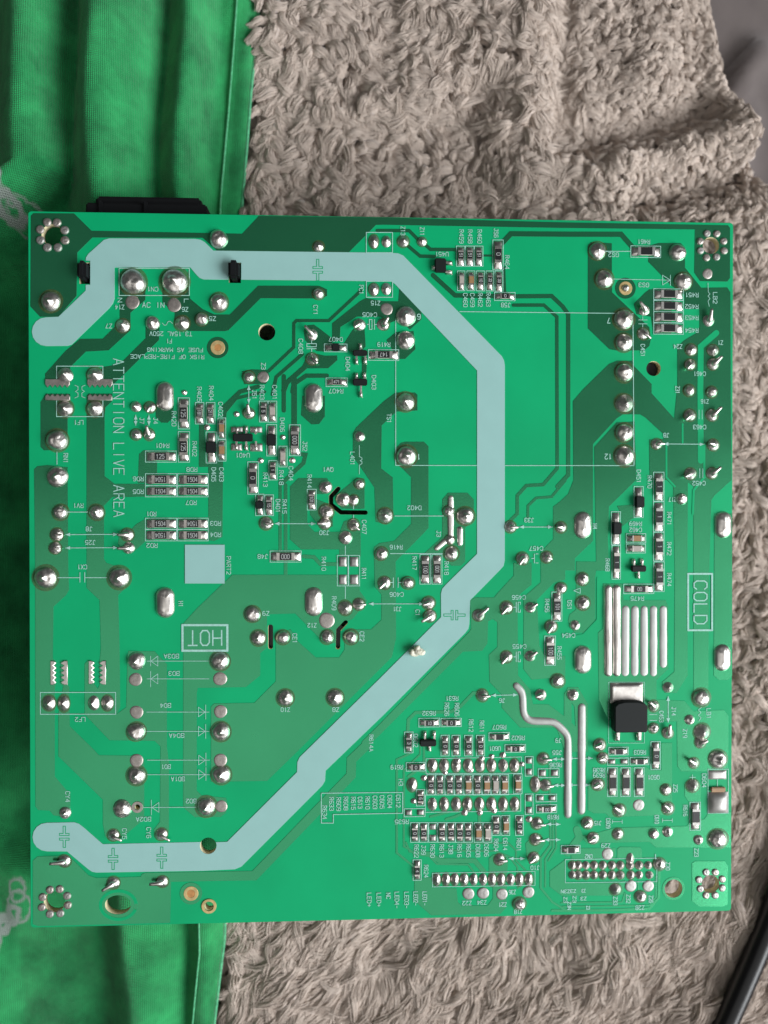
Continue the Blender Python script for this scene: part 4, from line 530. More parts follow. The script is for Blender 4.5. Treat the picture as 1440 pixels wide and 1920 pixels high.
for wd, pts in D['signs']:
    obj('printed_capacitor_symbol', ribbon([[bp(p) for p in pts]], wd / 10, nextz(ZI)), M['mask'], board)

# ------------------------------------------------------------------ solder
def dome_variant(seed, prof, ns=28, nr=9):
    R = random.Random(seed); ph = [R.uniform(0, 6.28) for _ in range(6)]; v = []; f = []
    amp = [R.uniform(.0, .035) for _ in range(3)]
    tip = (R.uniform(-.12, .12), R.uniform(-.12, .12))
    for j in range(nr):
        rho = 1 - j / nr
        for i in range(ns):
            a = 2 * math.pi * i / ns
            k = 1 + amp[0] * math.sin(2 * a + ph[0]) + amp[1] * math.sin(3 * a + ph[1])
            x = rho * k * math.cos(a) + tip[0] * (1 - rho) ; y = rho * k * math.sin(a) + tip[1] * (1 - rho)
            z = prof(rho)
            nz = noise.noise(Vector((x * 2.1 + seed * 7, y * 2.1, seed))) * .20 + noise.noise(Vector((x * 5 + seed, y * 5, seed * 3))) * .06
            v.append((x, y, z + nz * (1 - rho ** 4) * prof(0.35)))
    v.append((tip[0], tip[1], prof(0) + .01))
    for j in range(nr - 1):
        for i in range(ns):
            f.append((j * ns + i, j * ns + (i + 1) % ns, (j + 1) * ns + (i + 1) % ns, (j + 1) * ns + i))
    for i in range(ns): f.append(((nr - 1) * ns + i, (nr - 1) * ns + (i + 1) % ns, len(v) - 1))
    return meshd(v, f, True)
def p_round(r): return 0.80 * max(0, 1 - r ** 2.3) ** 0.62
def p_cone(r): return 0.16 * max(0, 1 - r ** 4) ** .5 + 0.75 * (1 - r) ** 1.15
def p_mix(r): return 0.55 * max(0, 1 - r ** 2.2) ** 0.6 + 0.28 * max(0, 1 - r / .45) ** 1.2
def p_flat(r): return 0.16 * max(0, 1 - r ** 4) ** .5
def p_lead(r): return 0.30 * max(0, 1 - r ** 2.5) ** .6 + 0.38 * (1 - r) ** 1.6
POOL = {k: [dome_variant(i * 13 + ord(k), p) for i in range(n)] for k, p, n in (('d', p_round, 7), ('m', p_mix, 5), ('c', p_cone, 5), ('f', p_flat, 4), ('b', p_flat, 3), ('L', p_lead, 5))}
for k, l in POOL.items():
    for me in l: me.materials.append(M['tin'] if k == 'f' else (M['bright'] if k == 'b' else M['solder']))
def tube(path, radii, ns=8, capped=True):
    v = []; f = []; n = len(path)
    up = Vector((0, 0, 1))
    for i, p in enumerate(path):
        d = (Vector(path[min(i + 1, n - 1)]) - Vector(path[max(i - 1, 0)])).normalized()
        s = d.cross(up)
        if s.length < 1e-3: s = Vector((1, 0, 0))
        s.normalize(); t = s.cross(d)
        for k in range(ns):
            a = 2 * math.pi * k / ns; v.append(tuple(Vector(p) + (s * math.cos(a) + t * math.sin(a)) * radii[i]))
    for i in range(n - 1):
        for k in range(ns): f.append((i * ns + k, i * ns + (k + 1) % ns, (i + 1) * ns + (k + 1) % ns, (i + 1) * ns + k))
    if capped: f.append(tuple(reversed(range(ns)))); f.append(tuple(range((n - 1) * ns, n * ns)))
    return meshd(v, f, True)
def capsule_mesh(hw, hh, height):
    """a long mound of solder over a slotted pin"""
    v = []; f = []; ns = 36; nr = 8; l = hh - hw
    for j in range(nr):
        rho = 1 - j / nr
        for i in range(ns):
            a = 2 * math.pi * i / ns; x = hw * rho * math.cos(a); y = hw * rho * math.sin(a) + (l if math.sin(a) > 0 else -l) * (0.55 + .45 * rho)
            z = height * max(0, 1 - rho ** 2.4) ** .6 + .012 * noise.noise(Vector((x * 20, y * 20, hw * 90)))
            v.append((x, y, z if rho < 1 else 0))
    f = [(j * ns + i, j * ns + (i + 1) % ns, (j + 1) * ns + (i + 1) % ns, (j + 1) * ns + i) for j in range(nr - 1) for i in range(ns)]
    f.append(tuple((nr - 1) * ns + i for i in range(ns)))
    return meshd(v, f, True)
def ring_unit(n=28):
    v = [(R * math.cos(2 * math.pi * i / n), R * math.sin(2 * math.pi * i / n), z) for R, z in ((.9, .05), (1.05, .03), (1.16, .012)) for i in range(n)]
    return meshd(v, [(j * n + i, (j + 1) * n + i, (j + 1) * n + (i + 1) % n, j * n + (i + 1) % n) for j in range(2) for i in range(n)], True)
M['flux'] = mat('flux_residue', (0.10, 0.115, 0.04), 0.3, var=.4, vscale=3); M['flux'].node_tree.nodes['Principled BSDF'].inputs['Alpha'].default_value = .42
FLUX = ring_unit(); FLUX.materials.append(M['flux'])
for jn in D['joints']:
    k, u, v_, rx, ry = jn[:5]; x, y = bx(u), by(v_); rx /= 10; ry /= 10
    if k == 'k':
        o = obj('solder_joint', capsule_mesh(rx, ry, 0.085), M['solder'], board); o.location = (x, y, ZB + 0.006); continue
    if k == 'v':
        o = obj('via', RN.choice(POOL['L']), None, board); o.location = (x, y, ZB + 0.005); o.scale = (rx, ry, rx); continue
    pool = {'d': RN.choice(('d', 'd', 'm', 'm', 'c')), 'c': 'c', 'f': 'f', 'b': 'b', 'L': 'L', 'l': 'L'}[k]
    o = obj('solder_pad' if k in 'fb' else 'solder_joint', RN.choice(POOL[pool]), None, board)
    o.location = (x, y, ZB + 0.005); o.rotation_euler = (0, 0, RN.uniform(0, 6.28) if abs(rx - ry) < 1e-6 else RN.choice((0, math.pi)))
    hs = {'d': .92, 'm': 1.0, 'c': 1.0, 'f': .7, 'b': .9, 'L': 1.15}[pool] * min(rx, ry)
    if pool == 'd' and rx > .15: hs *= .88
    o.scale = (rx, ry, hs)
    if k in 'dcLl' and RN.random() < .8:
        fx = obj('flux_ring', FLUX, None, o); fx.scale = (RN.uniform(.97, 1.1), RN.uniform(.97, 1.1), 1)
    if k in 'Ll':
        tx, ty = bx(jn[5]), by(jn[6]); d = Vector((tx - x, ty - y, 0)); h = 0.10 if k == 'L' else 0.05
        # the clipped component lead, bent over as it leaves the solder
        base = Vector((x, y, ZB + 0.01)); tp = Vector((tx, ty, ZB + h)); e = d.normalized() if d.length > 0 else Vector((1, 0, 0))
        r = 0.030 if k == 'L' else 0.024
        path = [base - e * 0.01, base + Vector((0, 0, .05)) + e * .01, base.lerp(tp, .45) + Vector((0, 0, .035)), base.lerp(tp, .8) + Vector((0, 0, .015)), tp]
        pn = obj('clipped_lead', tube([tuple(p) for p in path], [r * 2.0, r * 1.9, r * 1.25, r, r * .92]), M['solder'])
        pn.parent = o; pn.matrix_parent_inverse = Matrix.LocRotScale(o.location, o.rotation_euler, o.scale).inverted()
for u, v_, r in D['dots']:
    o = obj('tinned_dot', RN.choice(POOL['f' if RN.random() < .45 else 'b']), None, board); o.location = (bx(u), by(v_), ZB + .005)
    o.rotation_euler = (0, 0, RN.uniform(0, 6)); o.scale = (r / 10, r / 10, r / 10 * 2.6)
def annulus(x, y, r, r2, z, h, n=32):
    v = []; f = []
    for R, zz in ((r, z), (r * .96, z + h), (r2 * 1.05, z + h), (r2, z)):
        v += [(x + R * math.cos(2 * math.pi * i / n), y + R * math.sin(2 * math.pi * i / n), zz) for i in range(n)]
    for j in range(3): f += [(j * n + i, j * n + (i + 1) % n, (j + 1) * n + (i + 1) % n, (j + 1) * n + i) for i in range(n)]
    return meshd(v, f)
for u, v_, r, r2, s in D['eyes']:
    x, y = bx(u), by(v_)
    e = obj('test_eyelet', annulus(x, y, r / 10, r2 / 10, ZB + .006, .006), M['brass'], board)
    if s:
        c = obj('solder_core', POOL['d'][1], None); c.location = (x, y, ZB + .006); c.scale = (r2 / 10, r2 / 10, r2 / 10)
    else: c = obj('eyelet_core', meshd([(x + r2 / 10 * math.cos(i * .3927), y + r2 / 10 * math.sin(i * .3927), ZB + .0085) for i in range(16)], [tuple(range(16))]), M['orange'])
    c.parent = e
for u, v_, r, r2, s in D['rings']:
    obj('ring_pad', annulus(bx(u), by(v_), r / 10, r2 / 10 * 1.08, ZB + .006, .012), M['brass'] if s else M['tin'], board)
def bar_mesh(pts, wd, h):
    P = [np.array(p) for p in pts]; Q = [P[0]]
    for a, b in zip(P, P[1:]):
        n = max(2, int(np.linalg.norm(b - a) / .07)); Q += [a + (b - a) * i / n for i in range(1, n + 1)]
    # soften the corners a little
    for _ in range(2): Q = [Q[0]] + [(Q[i-1] + 2 * Q[i] + Q[i+1]) / 4 for i in range(1, len(Q) - 1)] + [Q[-1]]
    n = len(Q); v = []; f = []; m = 9; hw = wd / 2
    d0 = (Q[0] - Q[1]) / np.linalg.norm(Q[0] - Q[1]); d1 = (Q[-1] - Q[-2]) / np.linalg.norm(Q[-1] - Q[-2])
    st = [(Q[0] + d0 * hw * math.cos(a), math.sin(a)) for a in (0.12, .5, .9, 1.25)] + [(q, 1.0) for q in Q] + [(Q[-1] + d1 * hw * math.cos(a), math.sin(a)) for a in (1.25, .9, .5, .12)]
    for i, (q, s) in enumerate(st):
        a = st[max(i - 1, 0)][0]; b = st[min(i + 1, len(st) - 1)][0]; d = (b - a) / np.linalg.norm(b - a); nn = np.array([-d[1], d[0]])
        w2 = hw * s * (1 + .13 * noise.noise(Vector((q[0] * 4, q[1] * 4, 2))))
        for k in range(m):
            t = -1 + 2 * k / (m - 1); hh = h * s * (1 + .22 * noise.noise(Vector((q[0] * 3.1, q[1] * 3.1, 5)))) * max(0, 1 - abs(t) ** 2.4) ** .55
            v.append((q[0] + nn[0] * w2 * t, q[1] + nn[1] * w2 * t, hh))
    for i in range(len(st) - 1):
        for k in range(m - 1): f.append((i * m + k, i * m + k + 1, (i + 1) * m + k + 1, (i + 1) * m + k))
    return meshd(v, f, True)
for i, (wd, pts) in enumerate(D['bars']):
    o = obj('tinned_bar', bar_mesh([bp(p) for p in pts], wd / 10, .055 if i in (5, 6) else (.034 if i < 5 else .016)), M['solder' if i in (5, 6) or i < 3 else 'barmat'], board); o.location.z = ZB + .0065
def mound(x0, y0, x1, y1, h, n=9, power=2.6, lean=0.0):
    """rounded pad of solder on a rectangle"""
    v = []; f = []
    for j in range(n):
        for i in range(n):
            a = -1 + 2 * i / (n - 1); b = -1 + 2 * j / (n - 1)
            z = h * max(0, 1 - abs(a) ** power) ** .5 * max(0, 1 - abs(b) ** power) ** .5
            v.append(((x0 + x1) / 2 + a * (x1 - x0) / 2, (y0 + y1) / 2 + b * (y1 - y0) / 2, z))
    f = [(j * n + i, j * n + i + 1, (j + 1) * n + i + 1, (j + 1) * n + i) for j in range(n - 1) for i in range(n - 1)]
    return meshd(v, f, True)
def sbox(x0, y0, z0, x1, y1, z1, b):
    bm = bmesh.new(); bmesh.ops.create_cube(bm, size=1)
    for vv in bm.verts: vv.co = Vector((x0 + (vv.co.x + .5) * (x1 - x0), y0 + (vv.co.y + .5) * (y1 - y0), z0 + (vv.co.z + .5) * (z1 - z0)))
    if b: bmesh.ops.bevel(bm, geom=list(bm.edges), offset=b, segments=2, affect='EDGES')
    me = bpy.data.meshes.new('m'); bm.to_mesh(me); bm.free(); return me
for u0, v0, u1, v1, tan in D['pyramids']:
    x0, y1, x1, y0 = bx(u0), by(v0), bx(u1), by(v1)
    if tan: obj('tan_component_end', sbox(x0, y0, ZB + .006, x1, y1, ZB + .05, .015), M['tanmlcc'], board)
    else:
        big = y1 - y0 > .25
        o = obj('solder_land', mound(x0, y0, x1, y1, .11 if big else .035, power=1.6 if big else 5), M['bright'], board); o.location.z = ZB + .0065
# toothed spark gaps
for u0, v0, u1, v1, dr in D['combs']:
    x0, y1, x1, y0 = bx(u0), by(v0), bx(u1), by(v1); p = []
    nt = 5
    if dr in 'ud':
        L_ = x1 - x0; base, tipy = (y0, y1) if dr == 'u' else (y1, y0)
        p = [(x0, base), (x1, base)]; mid = base + (tipy - base) * .62
        for k in range(nt): p += [(x1 - L_ * k / nt, mid), (x1 - L_ * (k + .5) / nt, tipy)]
        p += [(x0, mid)]
    else:
        L_ = y1 - y0; base, tipx = (x0, x1) if dr == 'r' else (x1, x0)
        p = [(base, y0), (base, y1)]; mid = base + (tipx - base) * .5
        for k in range(nt): p += [(mid, y1 - L_ * k / nt), (tipx, y1 - L_ * (k + .5) / nt)]
        p += [(mid, y0)]
    if area2(p) < 0: p.reverse()
    obj('spark_gap_comb', solid_from_polys([p], ZB + .002, ZB + .03, .010), M['tin' if dr in 'ud' else 'solder'], board)

# ------------------------------------------------------------------ chips
def place(o, parent, x, y, rot):
    o.parent = parent; o.location = (x, y, ZB + .006); o.rotation_euler = (0, 0, rot)
def wedge(x0, x1, hw, h, seed, n=8, m=7):
    """solder fillet: thin at x0, climbing to h at x1"""
    v = []; R = random.Random(seed); ph = R.uniform(0, 9)
    bulge = R.uniform(.85, 1.15)
    for i in range(n):
        t = i / (n - 1)
        for k in range(m):
            s = -1 + 2 * k / (m - 1); e = max(0, 1 - abs(s) ** 3.2) ** .5
            prof = (t ** .55 if t < .55 else .72 + (t - .55) * .6) * bulge
            z = h * prof * e * min(1, t * 6) + .006 * noise.noise(Vector((t * 4, s * 3, ph))) * e * min(1, t * 6)
            v.append((x0 + (x1 - x0) * t, s * hw * (.86 + .14 * min(1, t * 3)), max(0, z)))
    f = [(i * m + k, (i + 1) * m + k, (i + 1) * m + k + 1, i * m + k + 1) for i in range(n - 1) for k in range(m - 1)]
    if x1 < x0: f = [tuple(reversed(q)) for q in f]
    return meshd(v, f, True)
NAMES = {'R': 'chip_resistor', 'J': 'zero_ohm_link', 'C': 'chip_capacitor', 'W': 'chip_capacitor', 'D': 'chip_diode', 'N': 'empty_chip_footprint'}
cache = {}
def cached(key, fn):
    if key not in cache: cache[key] = fn()
    return cache[key]
for ci, (u0, v0, u1, v1, k, s) in enumerate(D['chips']):
    xa, xb, ya, yb = bx(u0), bx(u1), by(v1), by(v0); cx, cy = (xa + xb) / 2, (ya + yb) / 2
    vert = (yb - ya) > (xb - xa); L = (yb - ya) if vert else (xb - xa); W = (xb - xa) if vert else (yb - ya)
    rot = -math.pi / 2 if vert else 0
    if not vert and k in 'RJ': rot = math.pi if (k == 'J' or ci % 3 == 0) else 0
    L = round(L - .02, 2); W = round(W - .02, 2); big = L > .45
    obj('printed_outline', ribbon([[(xa, ya), (xb, ya), (xb, yb), (xa, yb), (xa, ya)]], .011, nextz(ZI)), M['ink'], board)
    h = .05; hb = L * (.285 if big else .26); ww = W * (.74 if k != 'D' else .80); sv = ci % 4
    if k == 'N':
        root = bpy.data.objects.new(NAMES[k], None); COL.objects.link(root); place(root, board, cx, cy, rot)
        for sd in (-1, 1):
            xx = sorted((sd * L * .14, sd * L * .47))
            p = obj('solder_land', cached(('n', L, W, sd), lambda: mound(xx[0], -W * .4, xx[1], W * .4, .03, 7, 4)), M['bright'], root)
        continue
    if k == 'D':
        hb = L * .20
        root = obj(NAMES[k], cached(('D', L, W), lambda: sbox(-L * .19, -W * .52, .008, L * .19, W * .52, .105, .018)), M['epoxy'])
        h = .055
    elif k in 'RJ':
        root = obj(NAMES[k], cached(('R', L, W), lambda: sbox(-hb, -ww / 2, .003, hb, ww / 2, h, .004)), M['ceramic'])
        g = obj('glaze_coating', cached(('g', L, W), lambda: sbox(-hb * .68, -ww / 2 * .94, h - .004, hb * .68, ww / 2 * .94, h + .0045, .003)), M['glaze'], root)
        if s:
            hh = min(ww * .55, hb * 1.1); le = min(hb * 1.15, hh * .62 * len(s))
            fl = s
            obj('printed_code', cached(('t', s, L, W), lambda: ribbon(lettering(fl, 0, 0, 0, hh, le, .009), .0095, h + .0052)), M['mark'], root)
    else:
        h = .07
        root = obj(NAMES[k], cached(('C', L, W, k), lambda: sbox(-hb, -ww / 2, .003, hb, ww / 2, h, .008)), M['tanmlcc' if k == 'C' else 'greymlcc'])
    place(root, board, cx, cy, rot)
    for sd in (-1, 1):
        if k != 'D':
            xx = sorted((sd * hb * .66, sd * hb * 1.05))
            obj('end_terminal', cached(('e', L, W, sd, k), lambda: sbox(xx[0], -ww / 2 - .003, .001, xx[1], ww / 2 + .003, h + .003, .006)), M['solder' if ci % 2 else 'bright'], root)
        else:
            obj('end_terminal', cached(('ed', L, W, sd), lambda: sbox(*sorted((sd * L * .17, sd * L * .30))[:1], -W * .25, .006, max(sd * L * .17, sd * L * .30), W * .25, .05, .008)), M['solder'], root)
        obj('solder_fillet', cached(('w', L, W, sd, sv, k), lambda: wedge(sd * L * .485, sd * hb * .98, W * .43, h * .92, sv * 7 + sd)), M['solder'], root)
for x0_, y0_, x1_, y1_, vl, hl in D['sots']:
    xa, xb, ya, yb = bx(x0_), bx(x1_), by(y1_), by(y0_); cx, cy = (xa + xb) / 2, (ya + yb) / 2
    root = obj('small_transistor', sbox(xa - cx, ya - cy, .012, xb - cx, yb - cy, .105, .016), M['epoxy'], None); place(root, board, cx, cy, 0)
    for (lx, ly) in vl:
        x, y = bx(lx) - cx, by(ly) - cy; sg = 1 if y > 0 else -1; e = (yb - ya) / 2
        wl = .034
        obj('lead', sbox(x - .018, min(sg * (e - .01), y), .03, x + .018, max(sg * (e - .01), y), .055, .006), M['solder'], root)
        o = obj('solder_joint', mound(x - wl, y - .055, x + wl, y + .055, .06, 8, 2.4), M['solder'], root)
    for (lx, ly) in hl:
        x, y = bx(lx) - cx, by(ly) - cy; sg = 1 if x > 0 else -1; e = (xb - xa) / 2
        obj('lead', sbox(min(sg * (e - .01), x), y - .018, .03, max(sg * (e - .01), x), y + .018, .055, .006), M['solder'], root)
        obj('solder_joint', mound(x - .06, y - .042, x + .06, y + .042, .06, 8, 2.4), M['solder'], root)
for a in D['dpak']:
    xa, xb, ya, yb = bx(a[4]), bx(a[6]), by(a[7]), by(a[5]); cx, cy = (xa + xb) / 2, (ya + yb) / 2
    hx, hy = (xb - xa) / 2, (yb - ya) / 2
    outline = [(-hx, -hy + .03), (-hx + .03, -hy), (hx - .03, -hy), (hx, -hy + .03), (hx, hy - .09), (hx * .8, hy - .03), (hx * .4, hy), (-hx * .4, hy), (-hx * .8, hy - .03), (-hx, hy - .09)]
    root = obj('power_transistor', solid_from_polys([outline], .02, .235, .02), M['epoxy'], None); place(root, board, cx, cy, 0)
    tx0, tx1, ty0, ty1 = bx(a[0]) - cx, bx(a[2]) - cx, by(a[3]) - cy, by(a[1]) - cy
    obj('metal_tab', sbox(tx0 + .03, ty0 - .02, .005, tx1 - .03, ty1 - .06, .07, .012), M['solder'], root)
    obj('solder_land', mound(tx0, ty0 - .05, tx1, ty1, .062, 13, 8), M['solder'], root)
    for (lx, ly) in a[8]:
        x, y = bx(lx) - cx, by(ly) - cy; short = abs(lx - a[8][1][0]) < .01
        obj('lead', sbox(x - .032, y - .01 if not short else y - .0, .03, x + .032, ya - cy + .02, .07, .008), M['solder'], root)
        if not short: obj('solder_joint', mound(x - .05, y - .11, x + .05, y + .04, .06, 8, 2.6), M['solder'], root)

# ------------------------------------------------------------------ plastic that comes through the board, and the parts below it
for hx in (0, 1):
    h = [q for q in D['holes'] if q[0] == 'r'][hx]; x0, y1 = bp(h[1]); x1, y0 = bp(h[2])
    me = sbox(x0 + .018, y0 + .03 + (.02 if hx == 0 else 0), ZB - .3, x1 - .012, y1 - .008, ZB + .20, .05)
    for v in me.vertices:
        if v.co.z > ZB: v.co.y += (v.co.z - ZB) * (.06 if hx else .0); v.co.x += (v.co.z - ZB) * -.05
    obj('retaining_clip', me, M['plastic'], board)
bm = bmesh.new()
px_, py_ = (0.56, -1.52)
for dx, dy, dz, sx, sy, sz, rz in ((.02, -.015, .10, .11, .075, .075, -.25), (-.11, -.03, .09, .06, .075, .07, .4), (-.02, .06, .10, .055, .05, .07, .2), (-.05, -.05, .04, .09, .07, .05, 0), (.075, -.03, .085, .065, .055, .06, .3), (-.02, 0, -.12, .12, .10, .2, 0)):
    g = bmesh.ops.create_icosphere(bm, subdivisions=3, radius=1)['verts']; mt = Matrix.LocRotScale(Vector((px_ + dx, py_ + dy, ZB + dz)), Matrix.Rotation(rz, 3, 'Z').to_quaternion(), Vector((sx, sy, sz)))
    for v in g: v.co = mt @ v.co
me = bpy.data.meshes.new('m'); bm.to_mesh(me); bm.free()
o = obj('nylon_post', me, M['nylon'], board, 'broken milky nylon post tip poking through the band')
md = o.modifiers.new('r', 'REMESH'); md.mode = 'VOXEL'; md.voxel_size = .012; md.use_smooth_shade = True
sm = o.modifiers.new('s', 'SMOOTH'); sm.iterations = 4
tx = bpy.data.textures.new('pin_noise', 'CLOUDS'); tx.noise_scale = .06
dp = o.modifiers.new('d', 'DISPLACE'); dp.texture = tx; dp.strength = .03; dp.mid_level = .5
# socket body below the upper edge
cx0, cx1, cyt = (-5.57, -3.57, 7.12)
cn = obj('mains_socket', sbox(cx0, BH/20 - 1.6, ZB - 2.1, cx1, cyt, ZB - .55, .05), M['plastic'], board)
obj('socket_flange', sbox(cx0 - .12, BH/20 - .2, ZB - 1.9, cx1 + .14, BH/20 + .33, ZB - .38, .03), M['plastic'], cn)
for fx in (.12, .96): obj('socket_rib', sbox(cx0 + fx, BH/20 - .1, ZB - .6, cx0 + fx + .07, BH/20 + .36, ZB - .33, .02), M['plastic'], cn)
tr = obj('transformer', sbox(1.0, -1.0, .35, 4.6, 2.6, ZB - .3, .1), M['ferrite'], board)
def cyl(x, y, r, z0, z1, n=32):
    v = [(x + r * math.cos(2 * math.pi * i / n), y + r * math.sin(2 * math.pi * i / n), z) for z in (z0, z1) for i in range(n)]
    return meshd(v, [(i, (i + 1) % n, n + (i + 1) % n, n + i) for i in range(n)] + [tuple(reversed(range(n))), tuple(range(n, 2 * n))])
for (x, y) in ((-1.6, -1.6), (-1.5, -3.6), (5.2, 3.55)): obj('capacitor_and_hole_darkener', cyl(x, y, .9, .3, ZB - .16), M['sleeve'], board)  # capacitors; the last cylinder is added below a hole to keep it dark
obj('heat_sink', sbox(-4.0, .6, .35, -1.0, .9, ZB - .16, .02), M['alu'], board)

# ------------------------------------------------------------------ plush blanket
def sm(t): t = np.clip(t, 0, 1); return t * t * (3 - 2 * t)
def vnoise(x, y, s, seed):
    """smooth value noise on numpy arrays"""
    rs = np.random.RandomState(seed); g = rs.rand(64, 64); X = x / s + 1000; Y = y / s + 1000
    i = np.floor(X).astype(int); j = np.floor(Y).astype(int); fx = sm(X - i); fy = sm(Y - j)
    a = g[i % 64, j % 64]; b = g[(i + 1) % 64, j % 64]; c = g[i % 64, (j + 1) % 64]; d = g[(i + 1) % 64, (j + 1) % 64]
    return (a * (1 - fx) + b * fx) * (1 - fy) + (c * (1 - fx) + d * fx) * fy
def seg_dist(x, y, a, b):
    ax, ay = a; bx_, by_ = b; dx, dy = bx_ - ax, by_ - ay; t = np.clip(((x - ax) * dx + (y - ay) * dy) / (dx * dx + dy * dy), 0, 1)
    return np.hypot(x - ax - t * dx, y - ay - t * dy)
# valleys and ridges of the folded far corner: (start, end, depth, width)
FOLDS = [((3.95, 9.2), (4.1, 13.5), -.40, .34), ((4.7, 9.35), (7.2, 10.0), -.62, .5), ((5.2, 8.75), (8.2, 9.5), .34, .5), ((5.8, 8.05), (8.6, 8.75), -.5, .45), ((1.0, 9.3), (2.2, 10.2), -.3, .5), ((2.2, 7.6), (4.0, 7.9), -.35, .45), ((5.6, 11.2), (6.4, 13), .25, .8)]
def edge_x(y):                                  # right-hand border of the blanket
    return np.interp(y, [-30, 3, 7.6, 8.4, 8.9, 9.7, 10.2, 11.3, 12.3, 20], [30, 14, 10.1, 9.0, 8.75, 8.6, 8.3, 8.0, 7.75, 5.9])
def cloth_edge(y): return np.interp(y, [-30, -10.1, -8.0, 0, 7.6, 12.3, 30], [-4.3, -3.62, -3.38, -3.2, -3.02, -2.62, -2.0])
def hb(x, y):
    z = .45 * (vnoise(x, y, 3.1, 1) - .5) + .34 * (vnoise(x, y, 1.0, 2) - .5)
    for a, b, dpt, wd in FOLDS: z = z + dpt * np.exp(-(seg_dist(x, y, a, b) / wd) ** 2)
    z = z - 2.2 * sm((cloth_edge(y) - .7 - x) / 1.6)
    e = edge_x(y) - x
    z = z - 1.5 * sm(1 - e / .7) ** 2
    return z
blanket = bpy.data.objects.new('plush_blanket', None); COL.objects.link(blanket)
blanket['label'] = 'taupe plush blanket with curly shaggy pile spread under the circuit board'; blanket['category'] = 'blanket'
def plush_mat(name):
    m = mat(name, (0.485, 0.41, 0.36), 0.95, spec=.15, var=.10, vscale=1.6, bump=.35, bscale=22, sheen=.3, bdist=.03, sub=.5); return m
M['plush'] = plush_mat('taupe_plush')
def pile_mat():
    m = plush_mat('taupe_plush_fibres'); nt = m.node_tree; b = nt.nodes['Principled BSDF']
    uvn = nt.nodes.new('ShaderNodeUVMap'); uvn.uv_map = 'strand'; mp = nt.nodes.new('ShaderNodeMapping'); mp.inputs['Scale'].default_value = (9, 1.6, 1)
    nz = nt.nodes.new('ShaderNodeTexNoise'); nz.inputs['Scale'].default_value = 1.0; nz.inputs['Detail'].default_value = 3
    nt.links.new(uvn.outputs[0], mp.inputs[0]); nt.links.new(mp.outputs[0], nz.inputs['Vector'])
    bpn = nt.nodes.new('ShaderNodeBump'); bpn.inputs['Strength'].default_value = .8; bpn.inputs['Distance'].default_value = .035
    nt.links.new(nz.outputs['Fac'], bpn.inputs['Height']); nt.links.new(bpn.outputs['Normal'], b.inputs['Normal'])
    return m
M['pile'] = pile_mat()
M['fibre'] = mat('taupe_fibre', (0.545, 0.462, 0.402), 0.9, spec=.1, var=.08, vscale=1.4)
gx = np.linspace(-22, 22, 221); gy = np.linspace(-26, 26, 261); GX, GY = np.meshgrid(gx, gy)
GX2 = np.minimum(GX, edge_x(GY) + .05); Z = hb(GX2, GY) - .06
nv = GX.size; nx = len(gx); idx = np.arange(nv).reshape(GX.shape)
F = np.stack([idx[:-1, :-1], idx[:-1, 1:], idx[1:, 1:], idx[1:, :-1]], -1).reshape(-1, 4)
ok = ~((GX - edge_x(GY))[:-1, :-1].reshape(-1) > .3); F = F[ok]
used = np.unique(F); remap = -np.ones(nv, int); remap[used] = np.arange(len(used))
V = np.stack([GX2, GY, Z], -1).reshape(-1, 3)[used]; F = remap[F]
def fast_mesh(V, F, smooth=True):
    me = bpy.data.meshes.new('m'); me.vertices.add(len(V)); me.vertices.foreach_set('co', np.ascontiguousarray(V, dtype=np.float32).ravel())
    n, k = F.shape; me.loops.add(n * k); me.loops.foreach_set('vertex_index', np.ascontiguousarray(F, dtype=np.int32).ravel())
    me.polygons.add(n); me.polygons.foreach_set('loop_start', np.arange(0, n * k, k, dtype=np.int32))
    if smooth: me.polygons.foreach_set('use_smooth', np.ones(n, dtype=bool))
    me.update(calc_edges=True); me.validate(); return me
obj('backing_fabric', fast_mesh(V, F), M['plush'], blanket)
rs = np.random.RandomState(5)
def make_locks(n_side):
    xs, ys = np.meshgrid(np.arange(-5.0, 11.5, n_side), np.arange(-13.5, 15.5, n_side)); x = xs.ravel(); y = ys.ravel()
    x = x + rs.uniform(-.5, .5, x.size) * n_side; y = y + rs.uniform(-.5, .5, x.size) * n_side
    keep = (x > cloth_edge(y) + .06) & (x < edge_x(y) + .02) & ~((np.abs(x) < 5.3) & (np.abs(y) < 5.3))
    far = (np.abs(x) > 8.9) | (y > 12.8) | (y < -10.7)
    keep &= ~far | (rs.rand(x.size) < .6)
    return x[keep], y[keep]
lx, ly = make_locks(.122)
N = len(lx)
bot = sm((-4 - ly) / 2.5)                      # the near side lies combed, the far side curls
short = sm((lx - 4.4) / .8) * sm((ly - 7.0) / 1.0)   # the short nap of the folded corner
ang = np.radians(-112) + (1 - bot) * (3.4 * (vnoise(lx, ly, 1.5, 21) - .5) + 2.2 * (vnoise(lx, ly, .6, 22) - .5)) + bot * (np.radians(-12) + 1.5 * (vnoise(lx, ly, 1.3, 23) - .5) + .7 * (vnoise(lx, ly, .4, 24) - .5)) + rs.normal(0, .16, N)
near = sm(1 - (lx - cloth_edge(ly)) / .75); ang = ang * (1 - near) + near * (-1.15 + .5 * (vnoise(lx, ly, .6, 61) - .5))
ln_ = rs.uniform(.42, .80, N) * (1 - .4 * short) * (1 + .35 * bot); rad = rs.uniform(.064, .108, N) * (1 - .1 * short) * (1 + .15 * bot)
clump = vnoise(lx, ly, .34, 31)
lift = (.09 + .14 * clump) * (1 - .25 * bot) * (1 - .35 * short) * rs.uniform(.7, 1.3, N)
curl = rs.normal(0, 1.1, N) * (1 - .5 * bot)
RG, SD = 8, 9
lobe = rs.uniform(0, 6.28, N); twist = rs.uniform(-2.5, 2.5, N); wav = rs.uniform(0, 6.28, N); thick = rs.uniform(.75, 1.25, (N, RG))
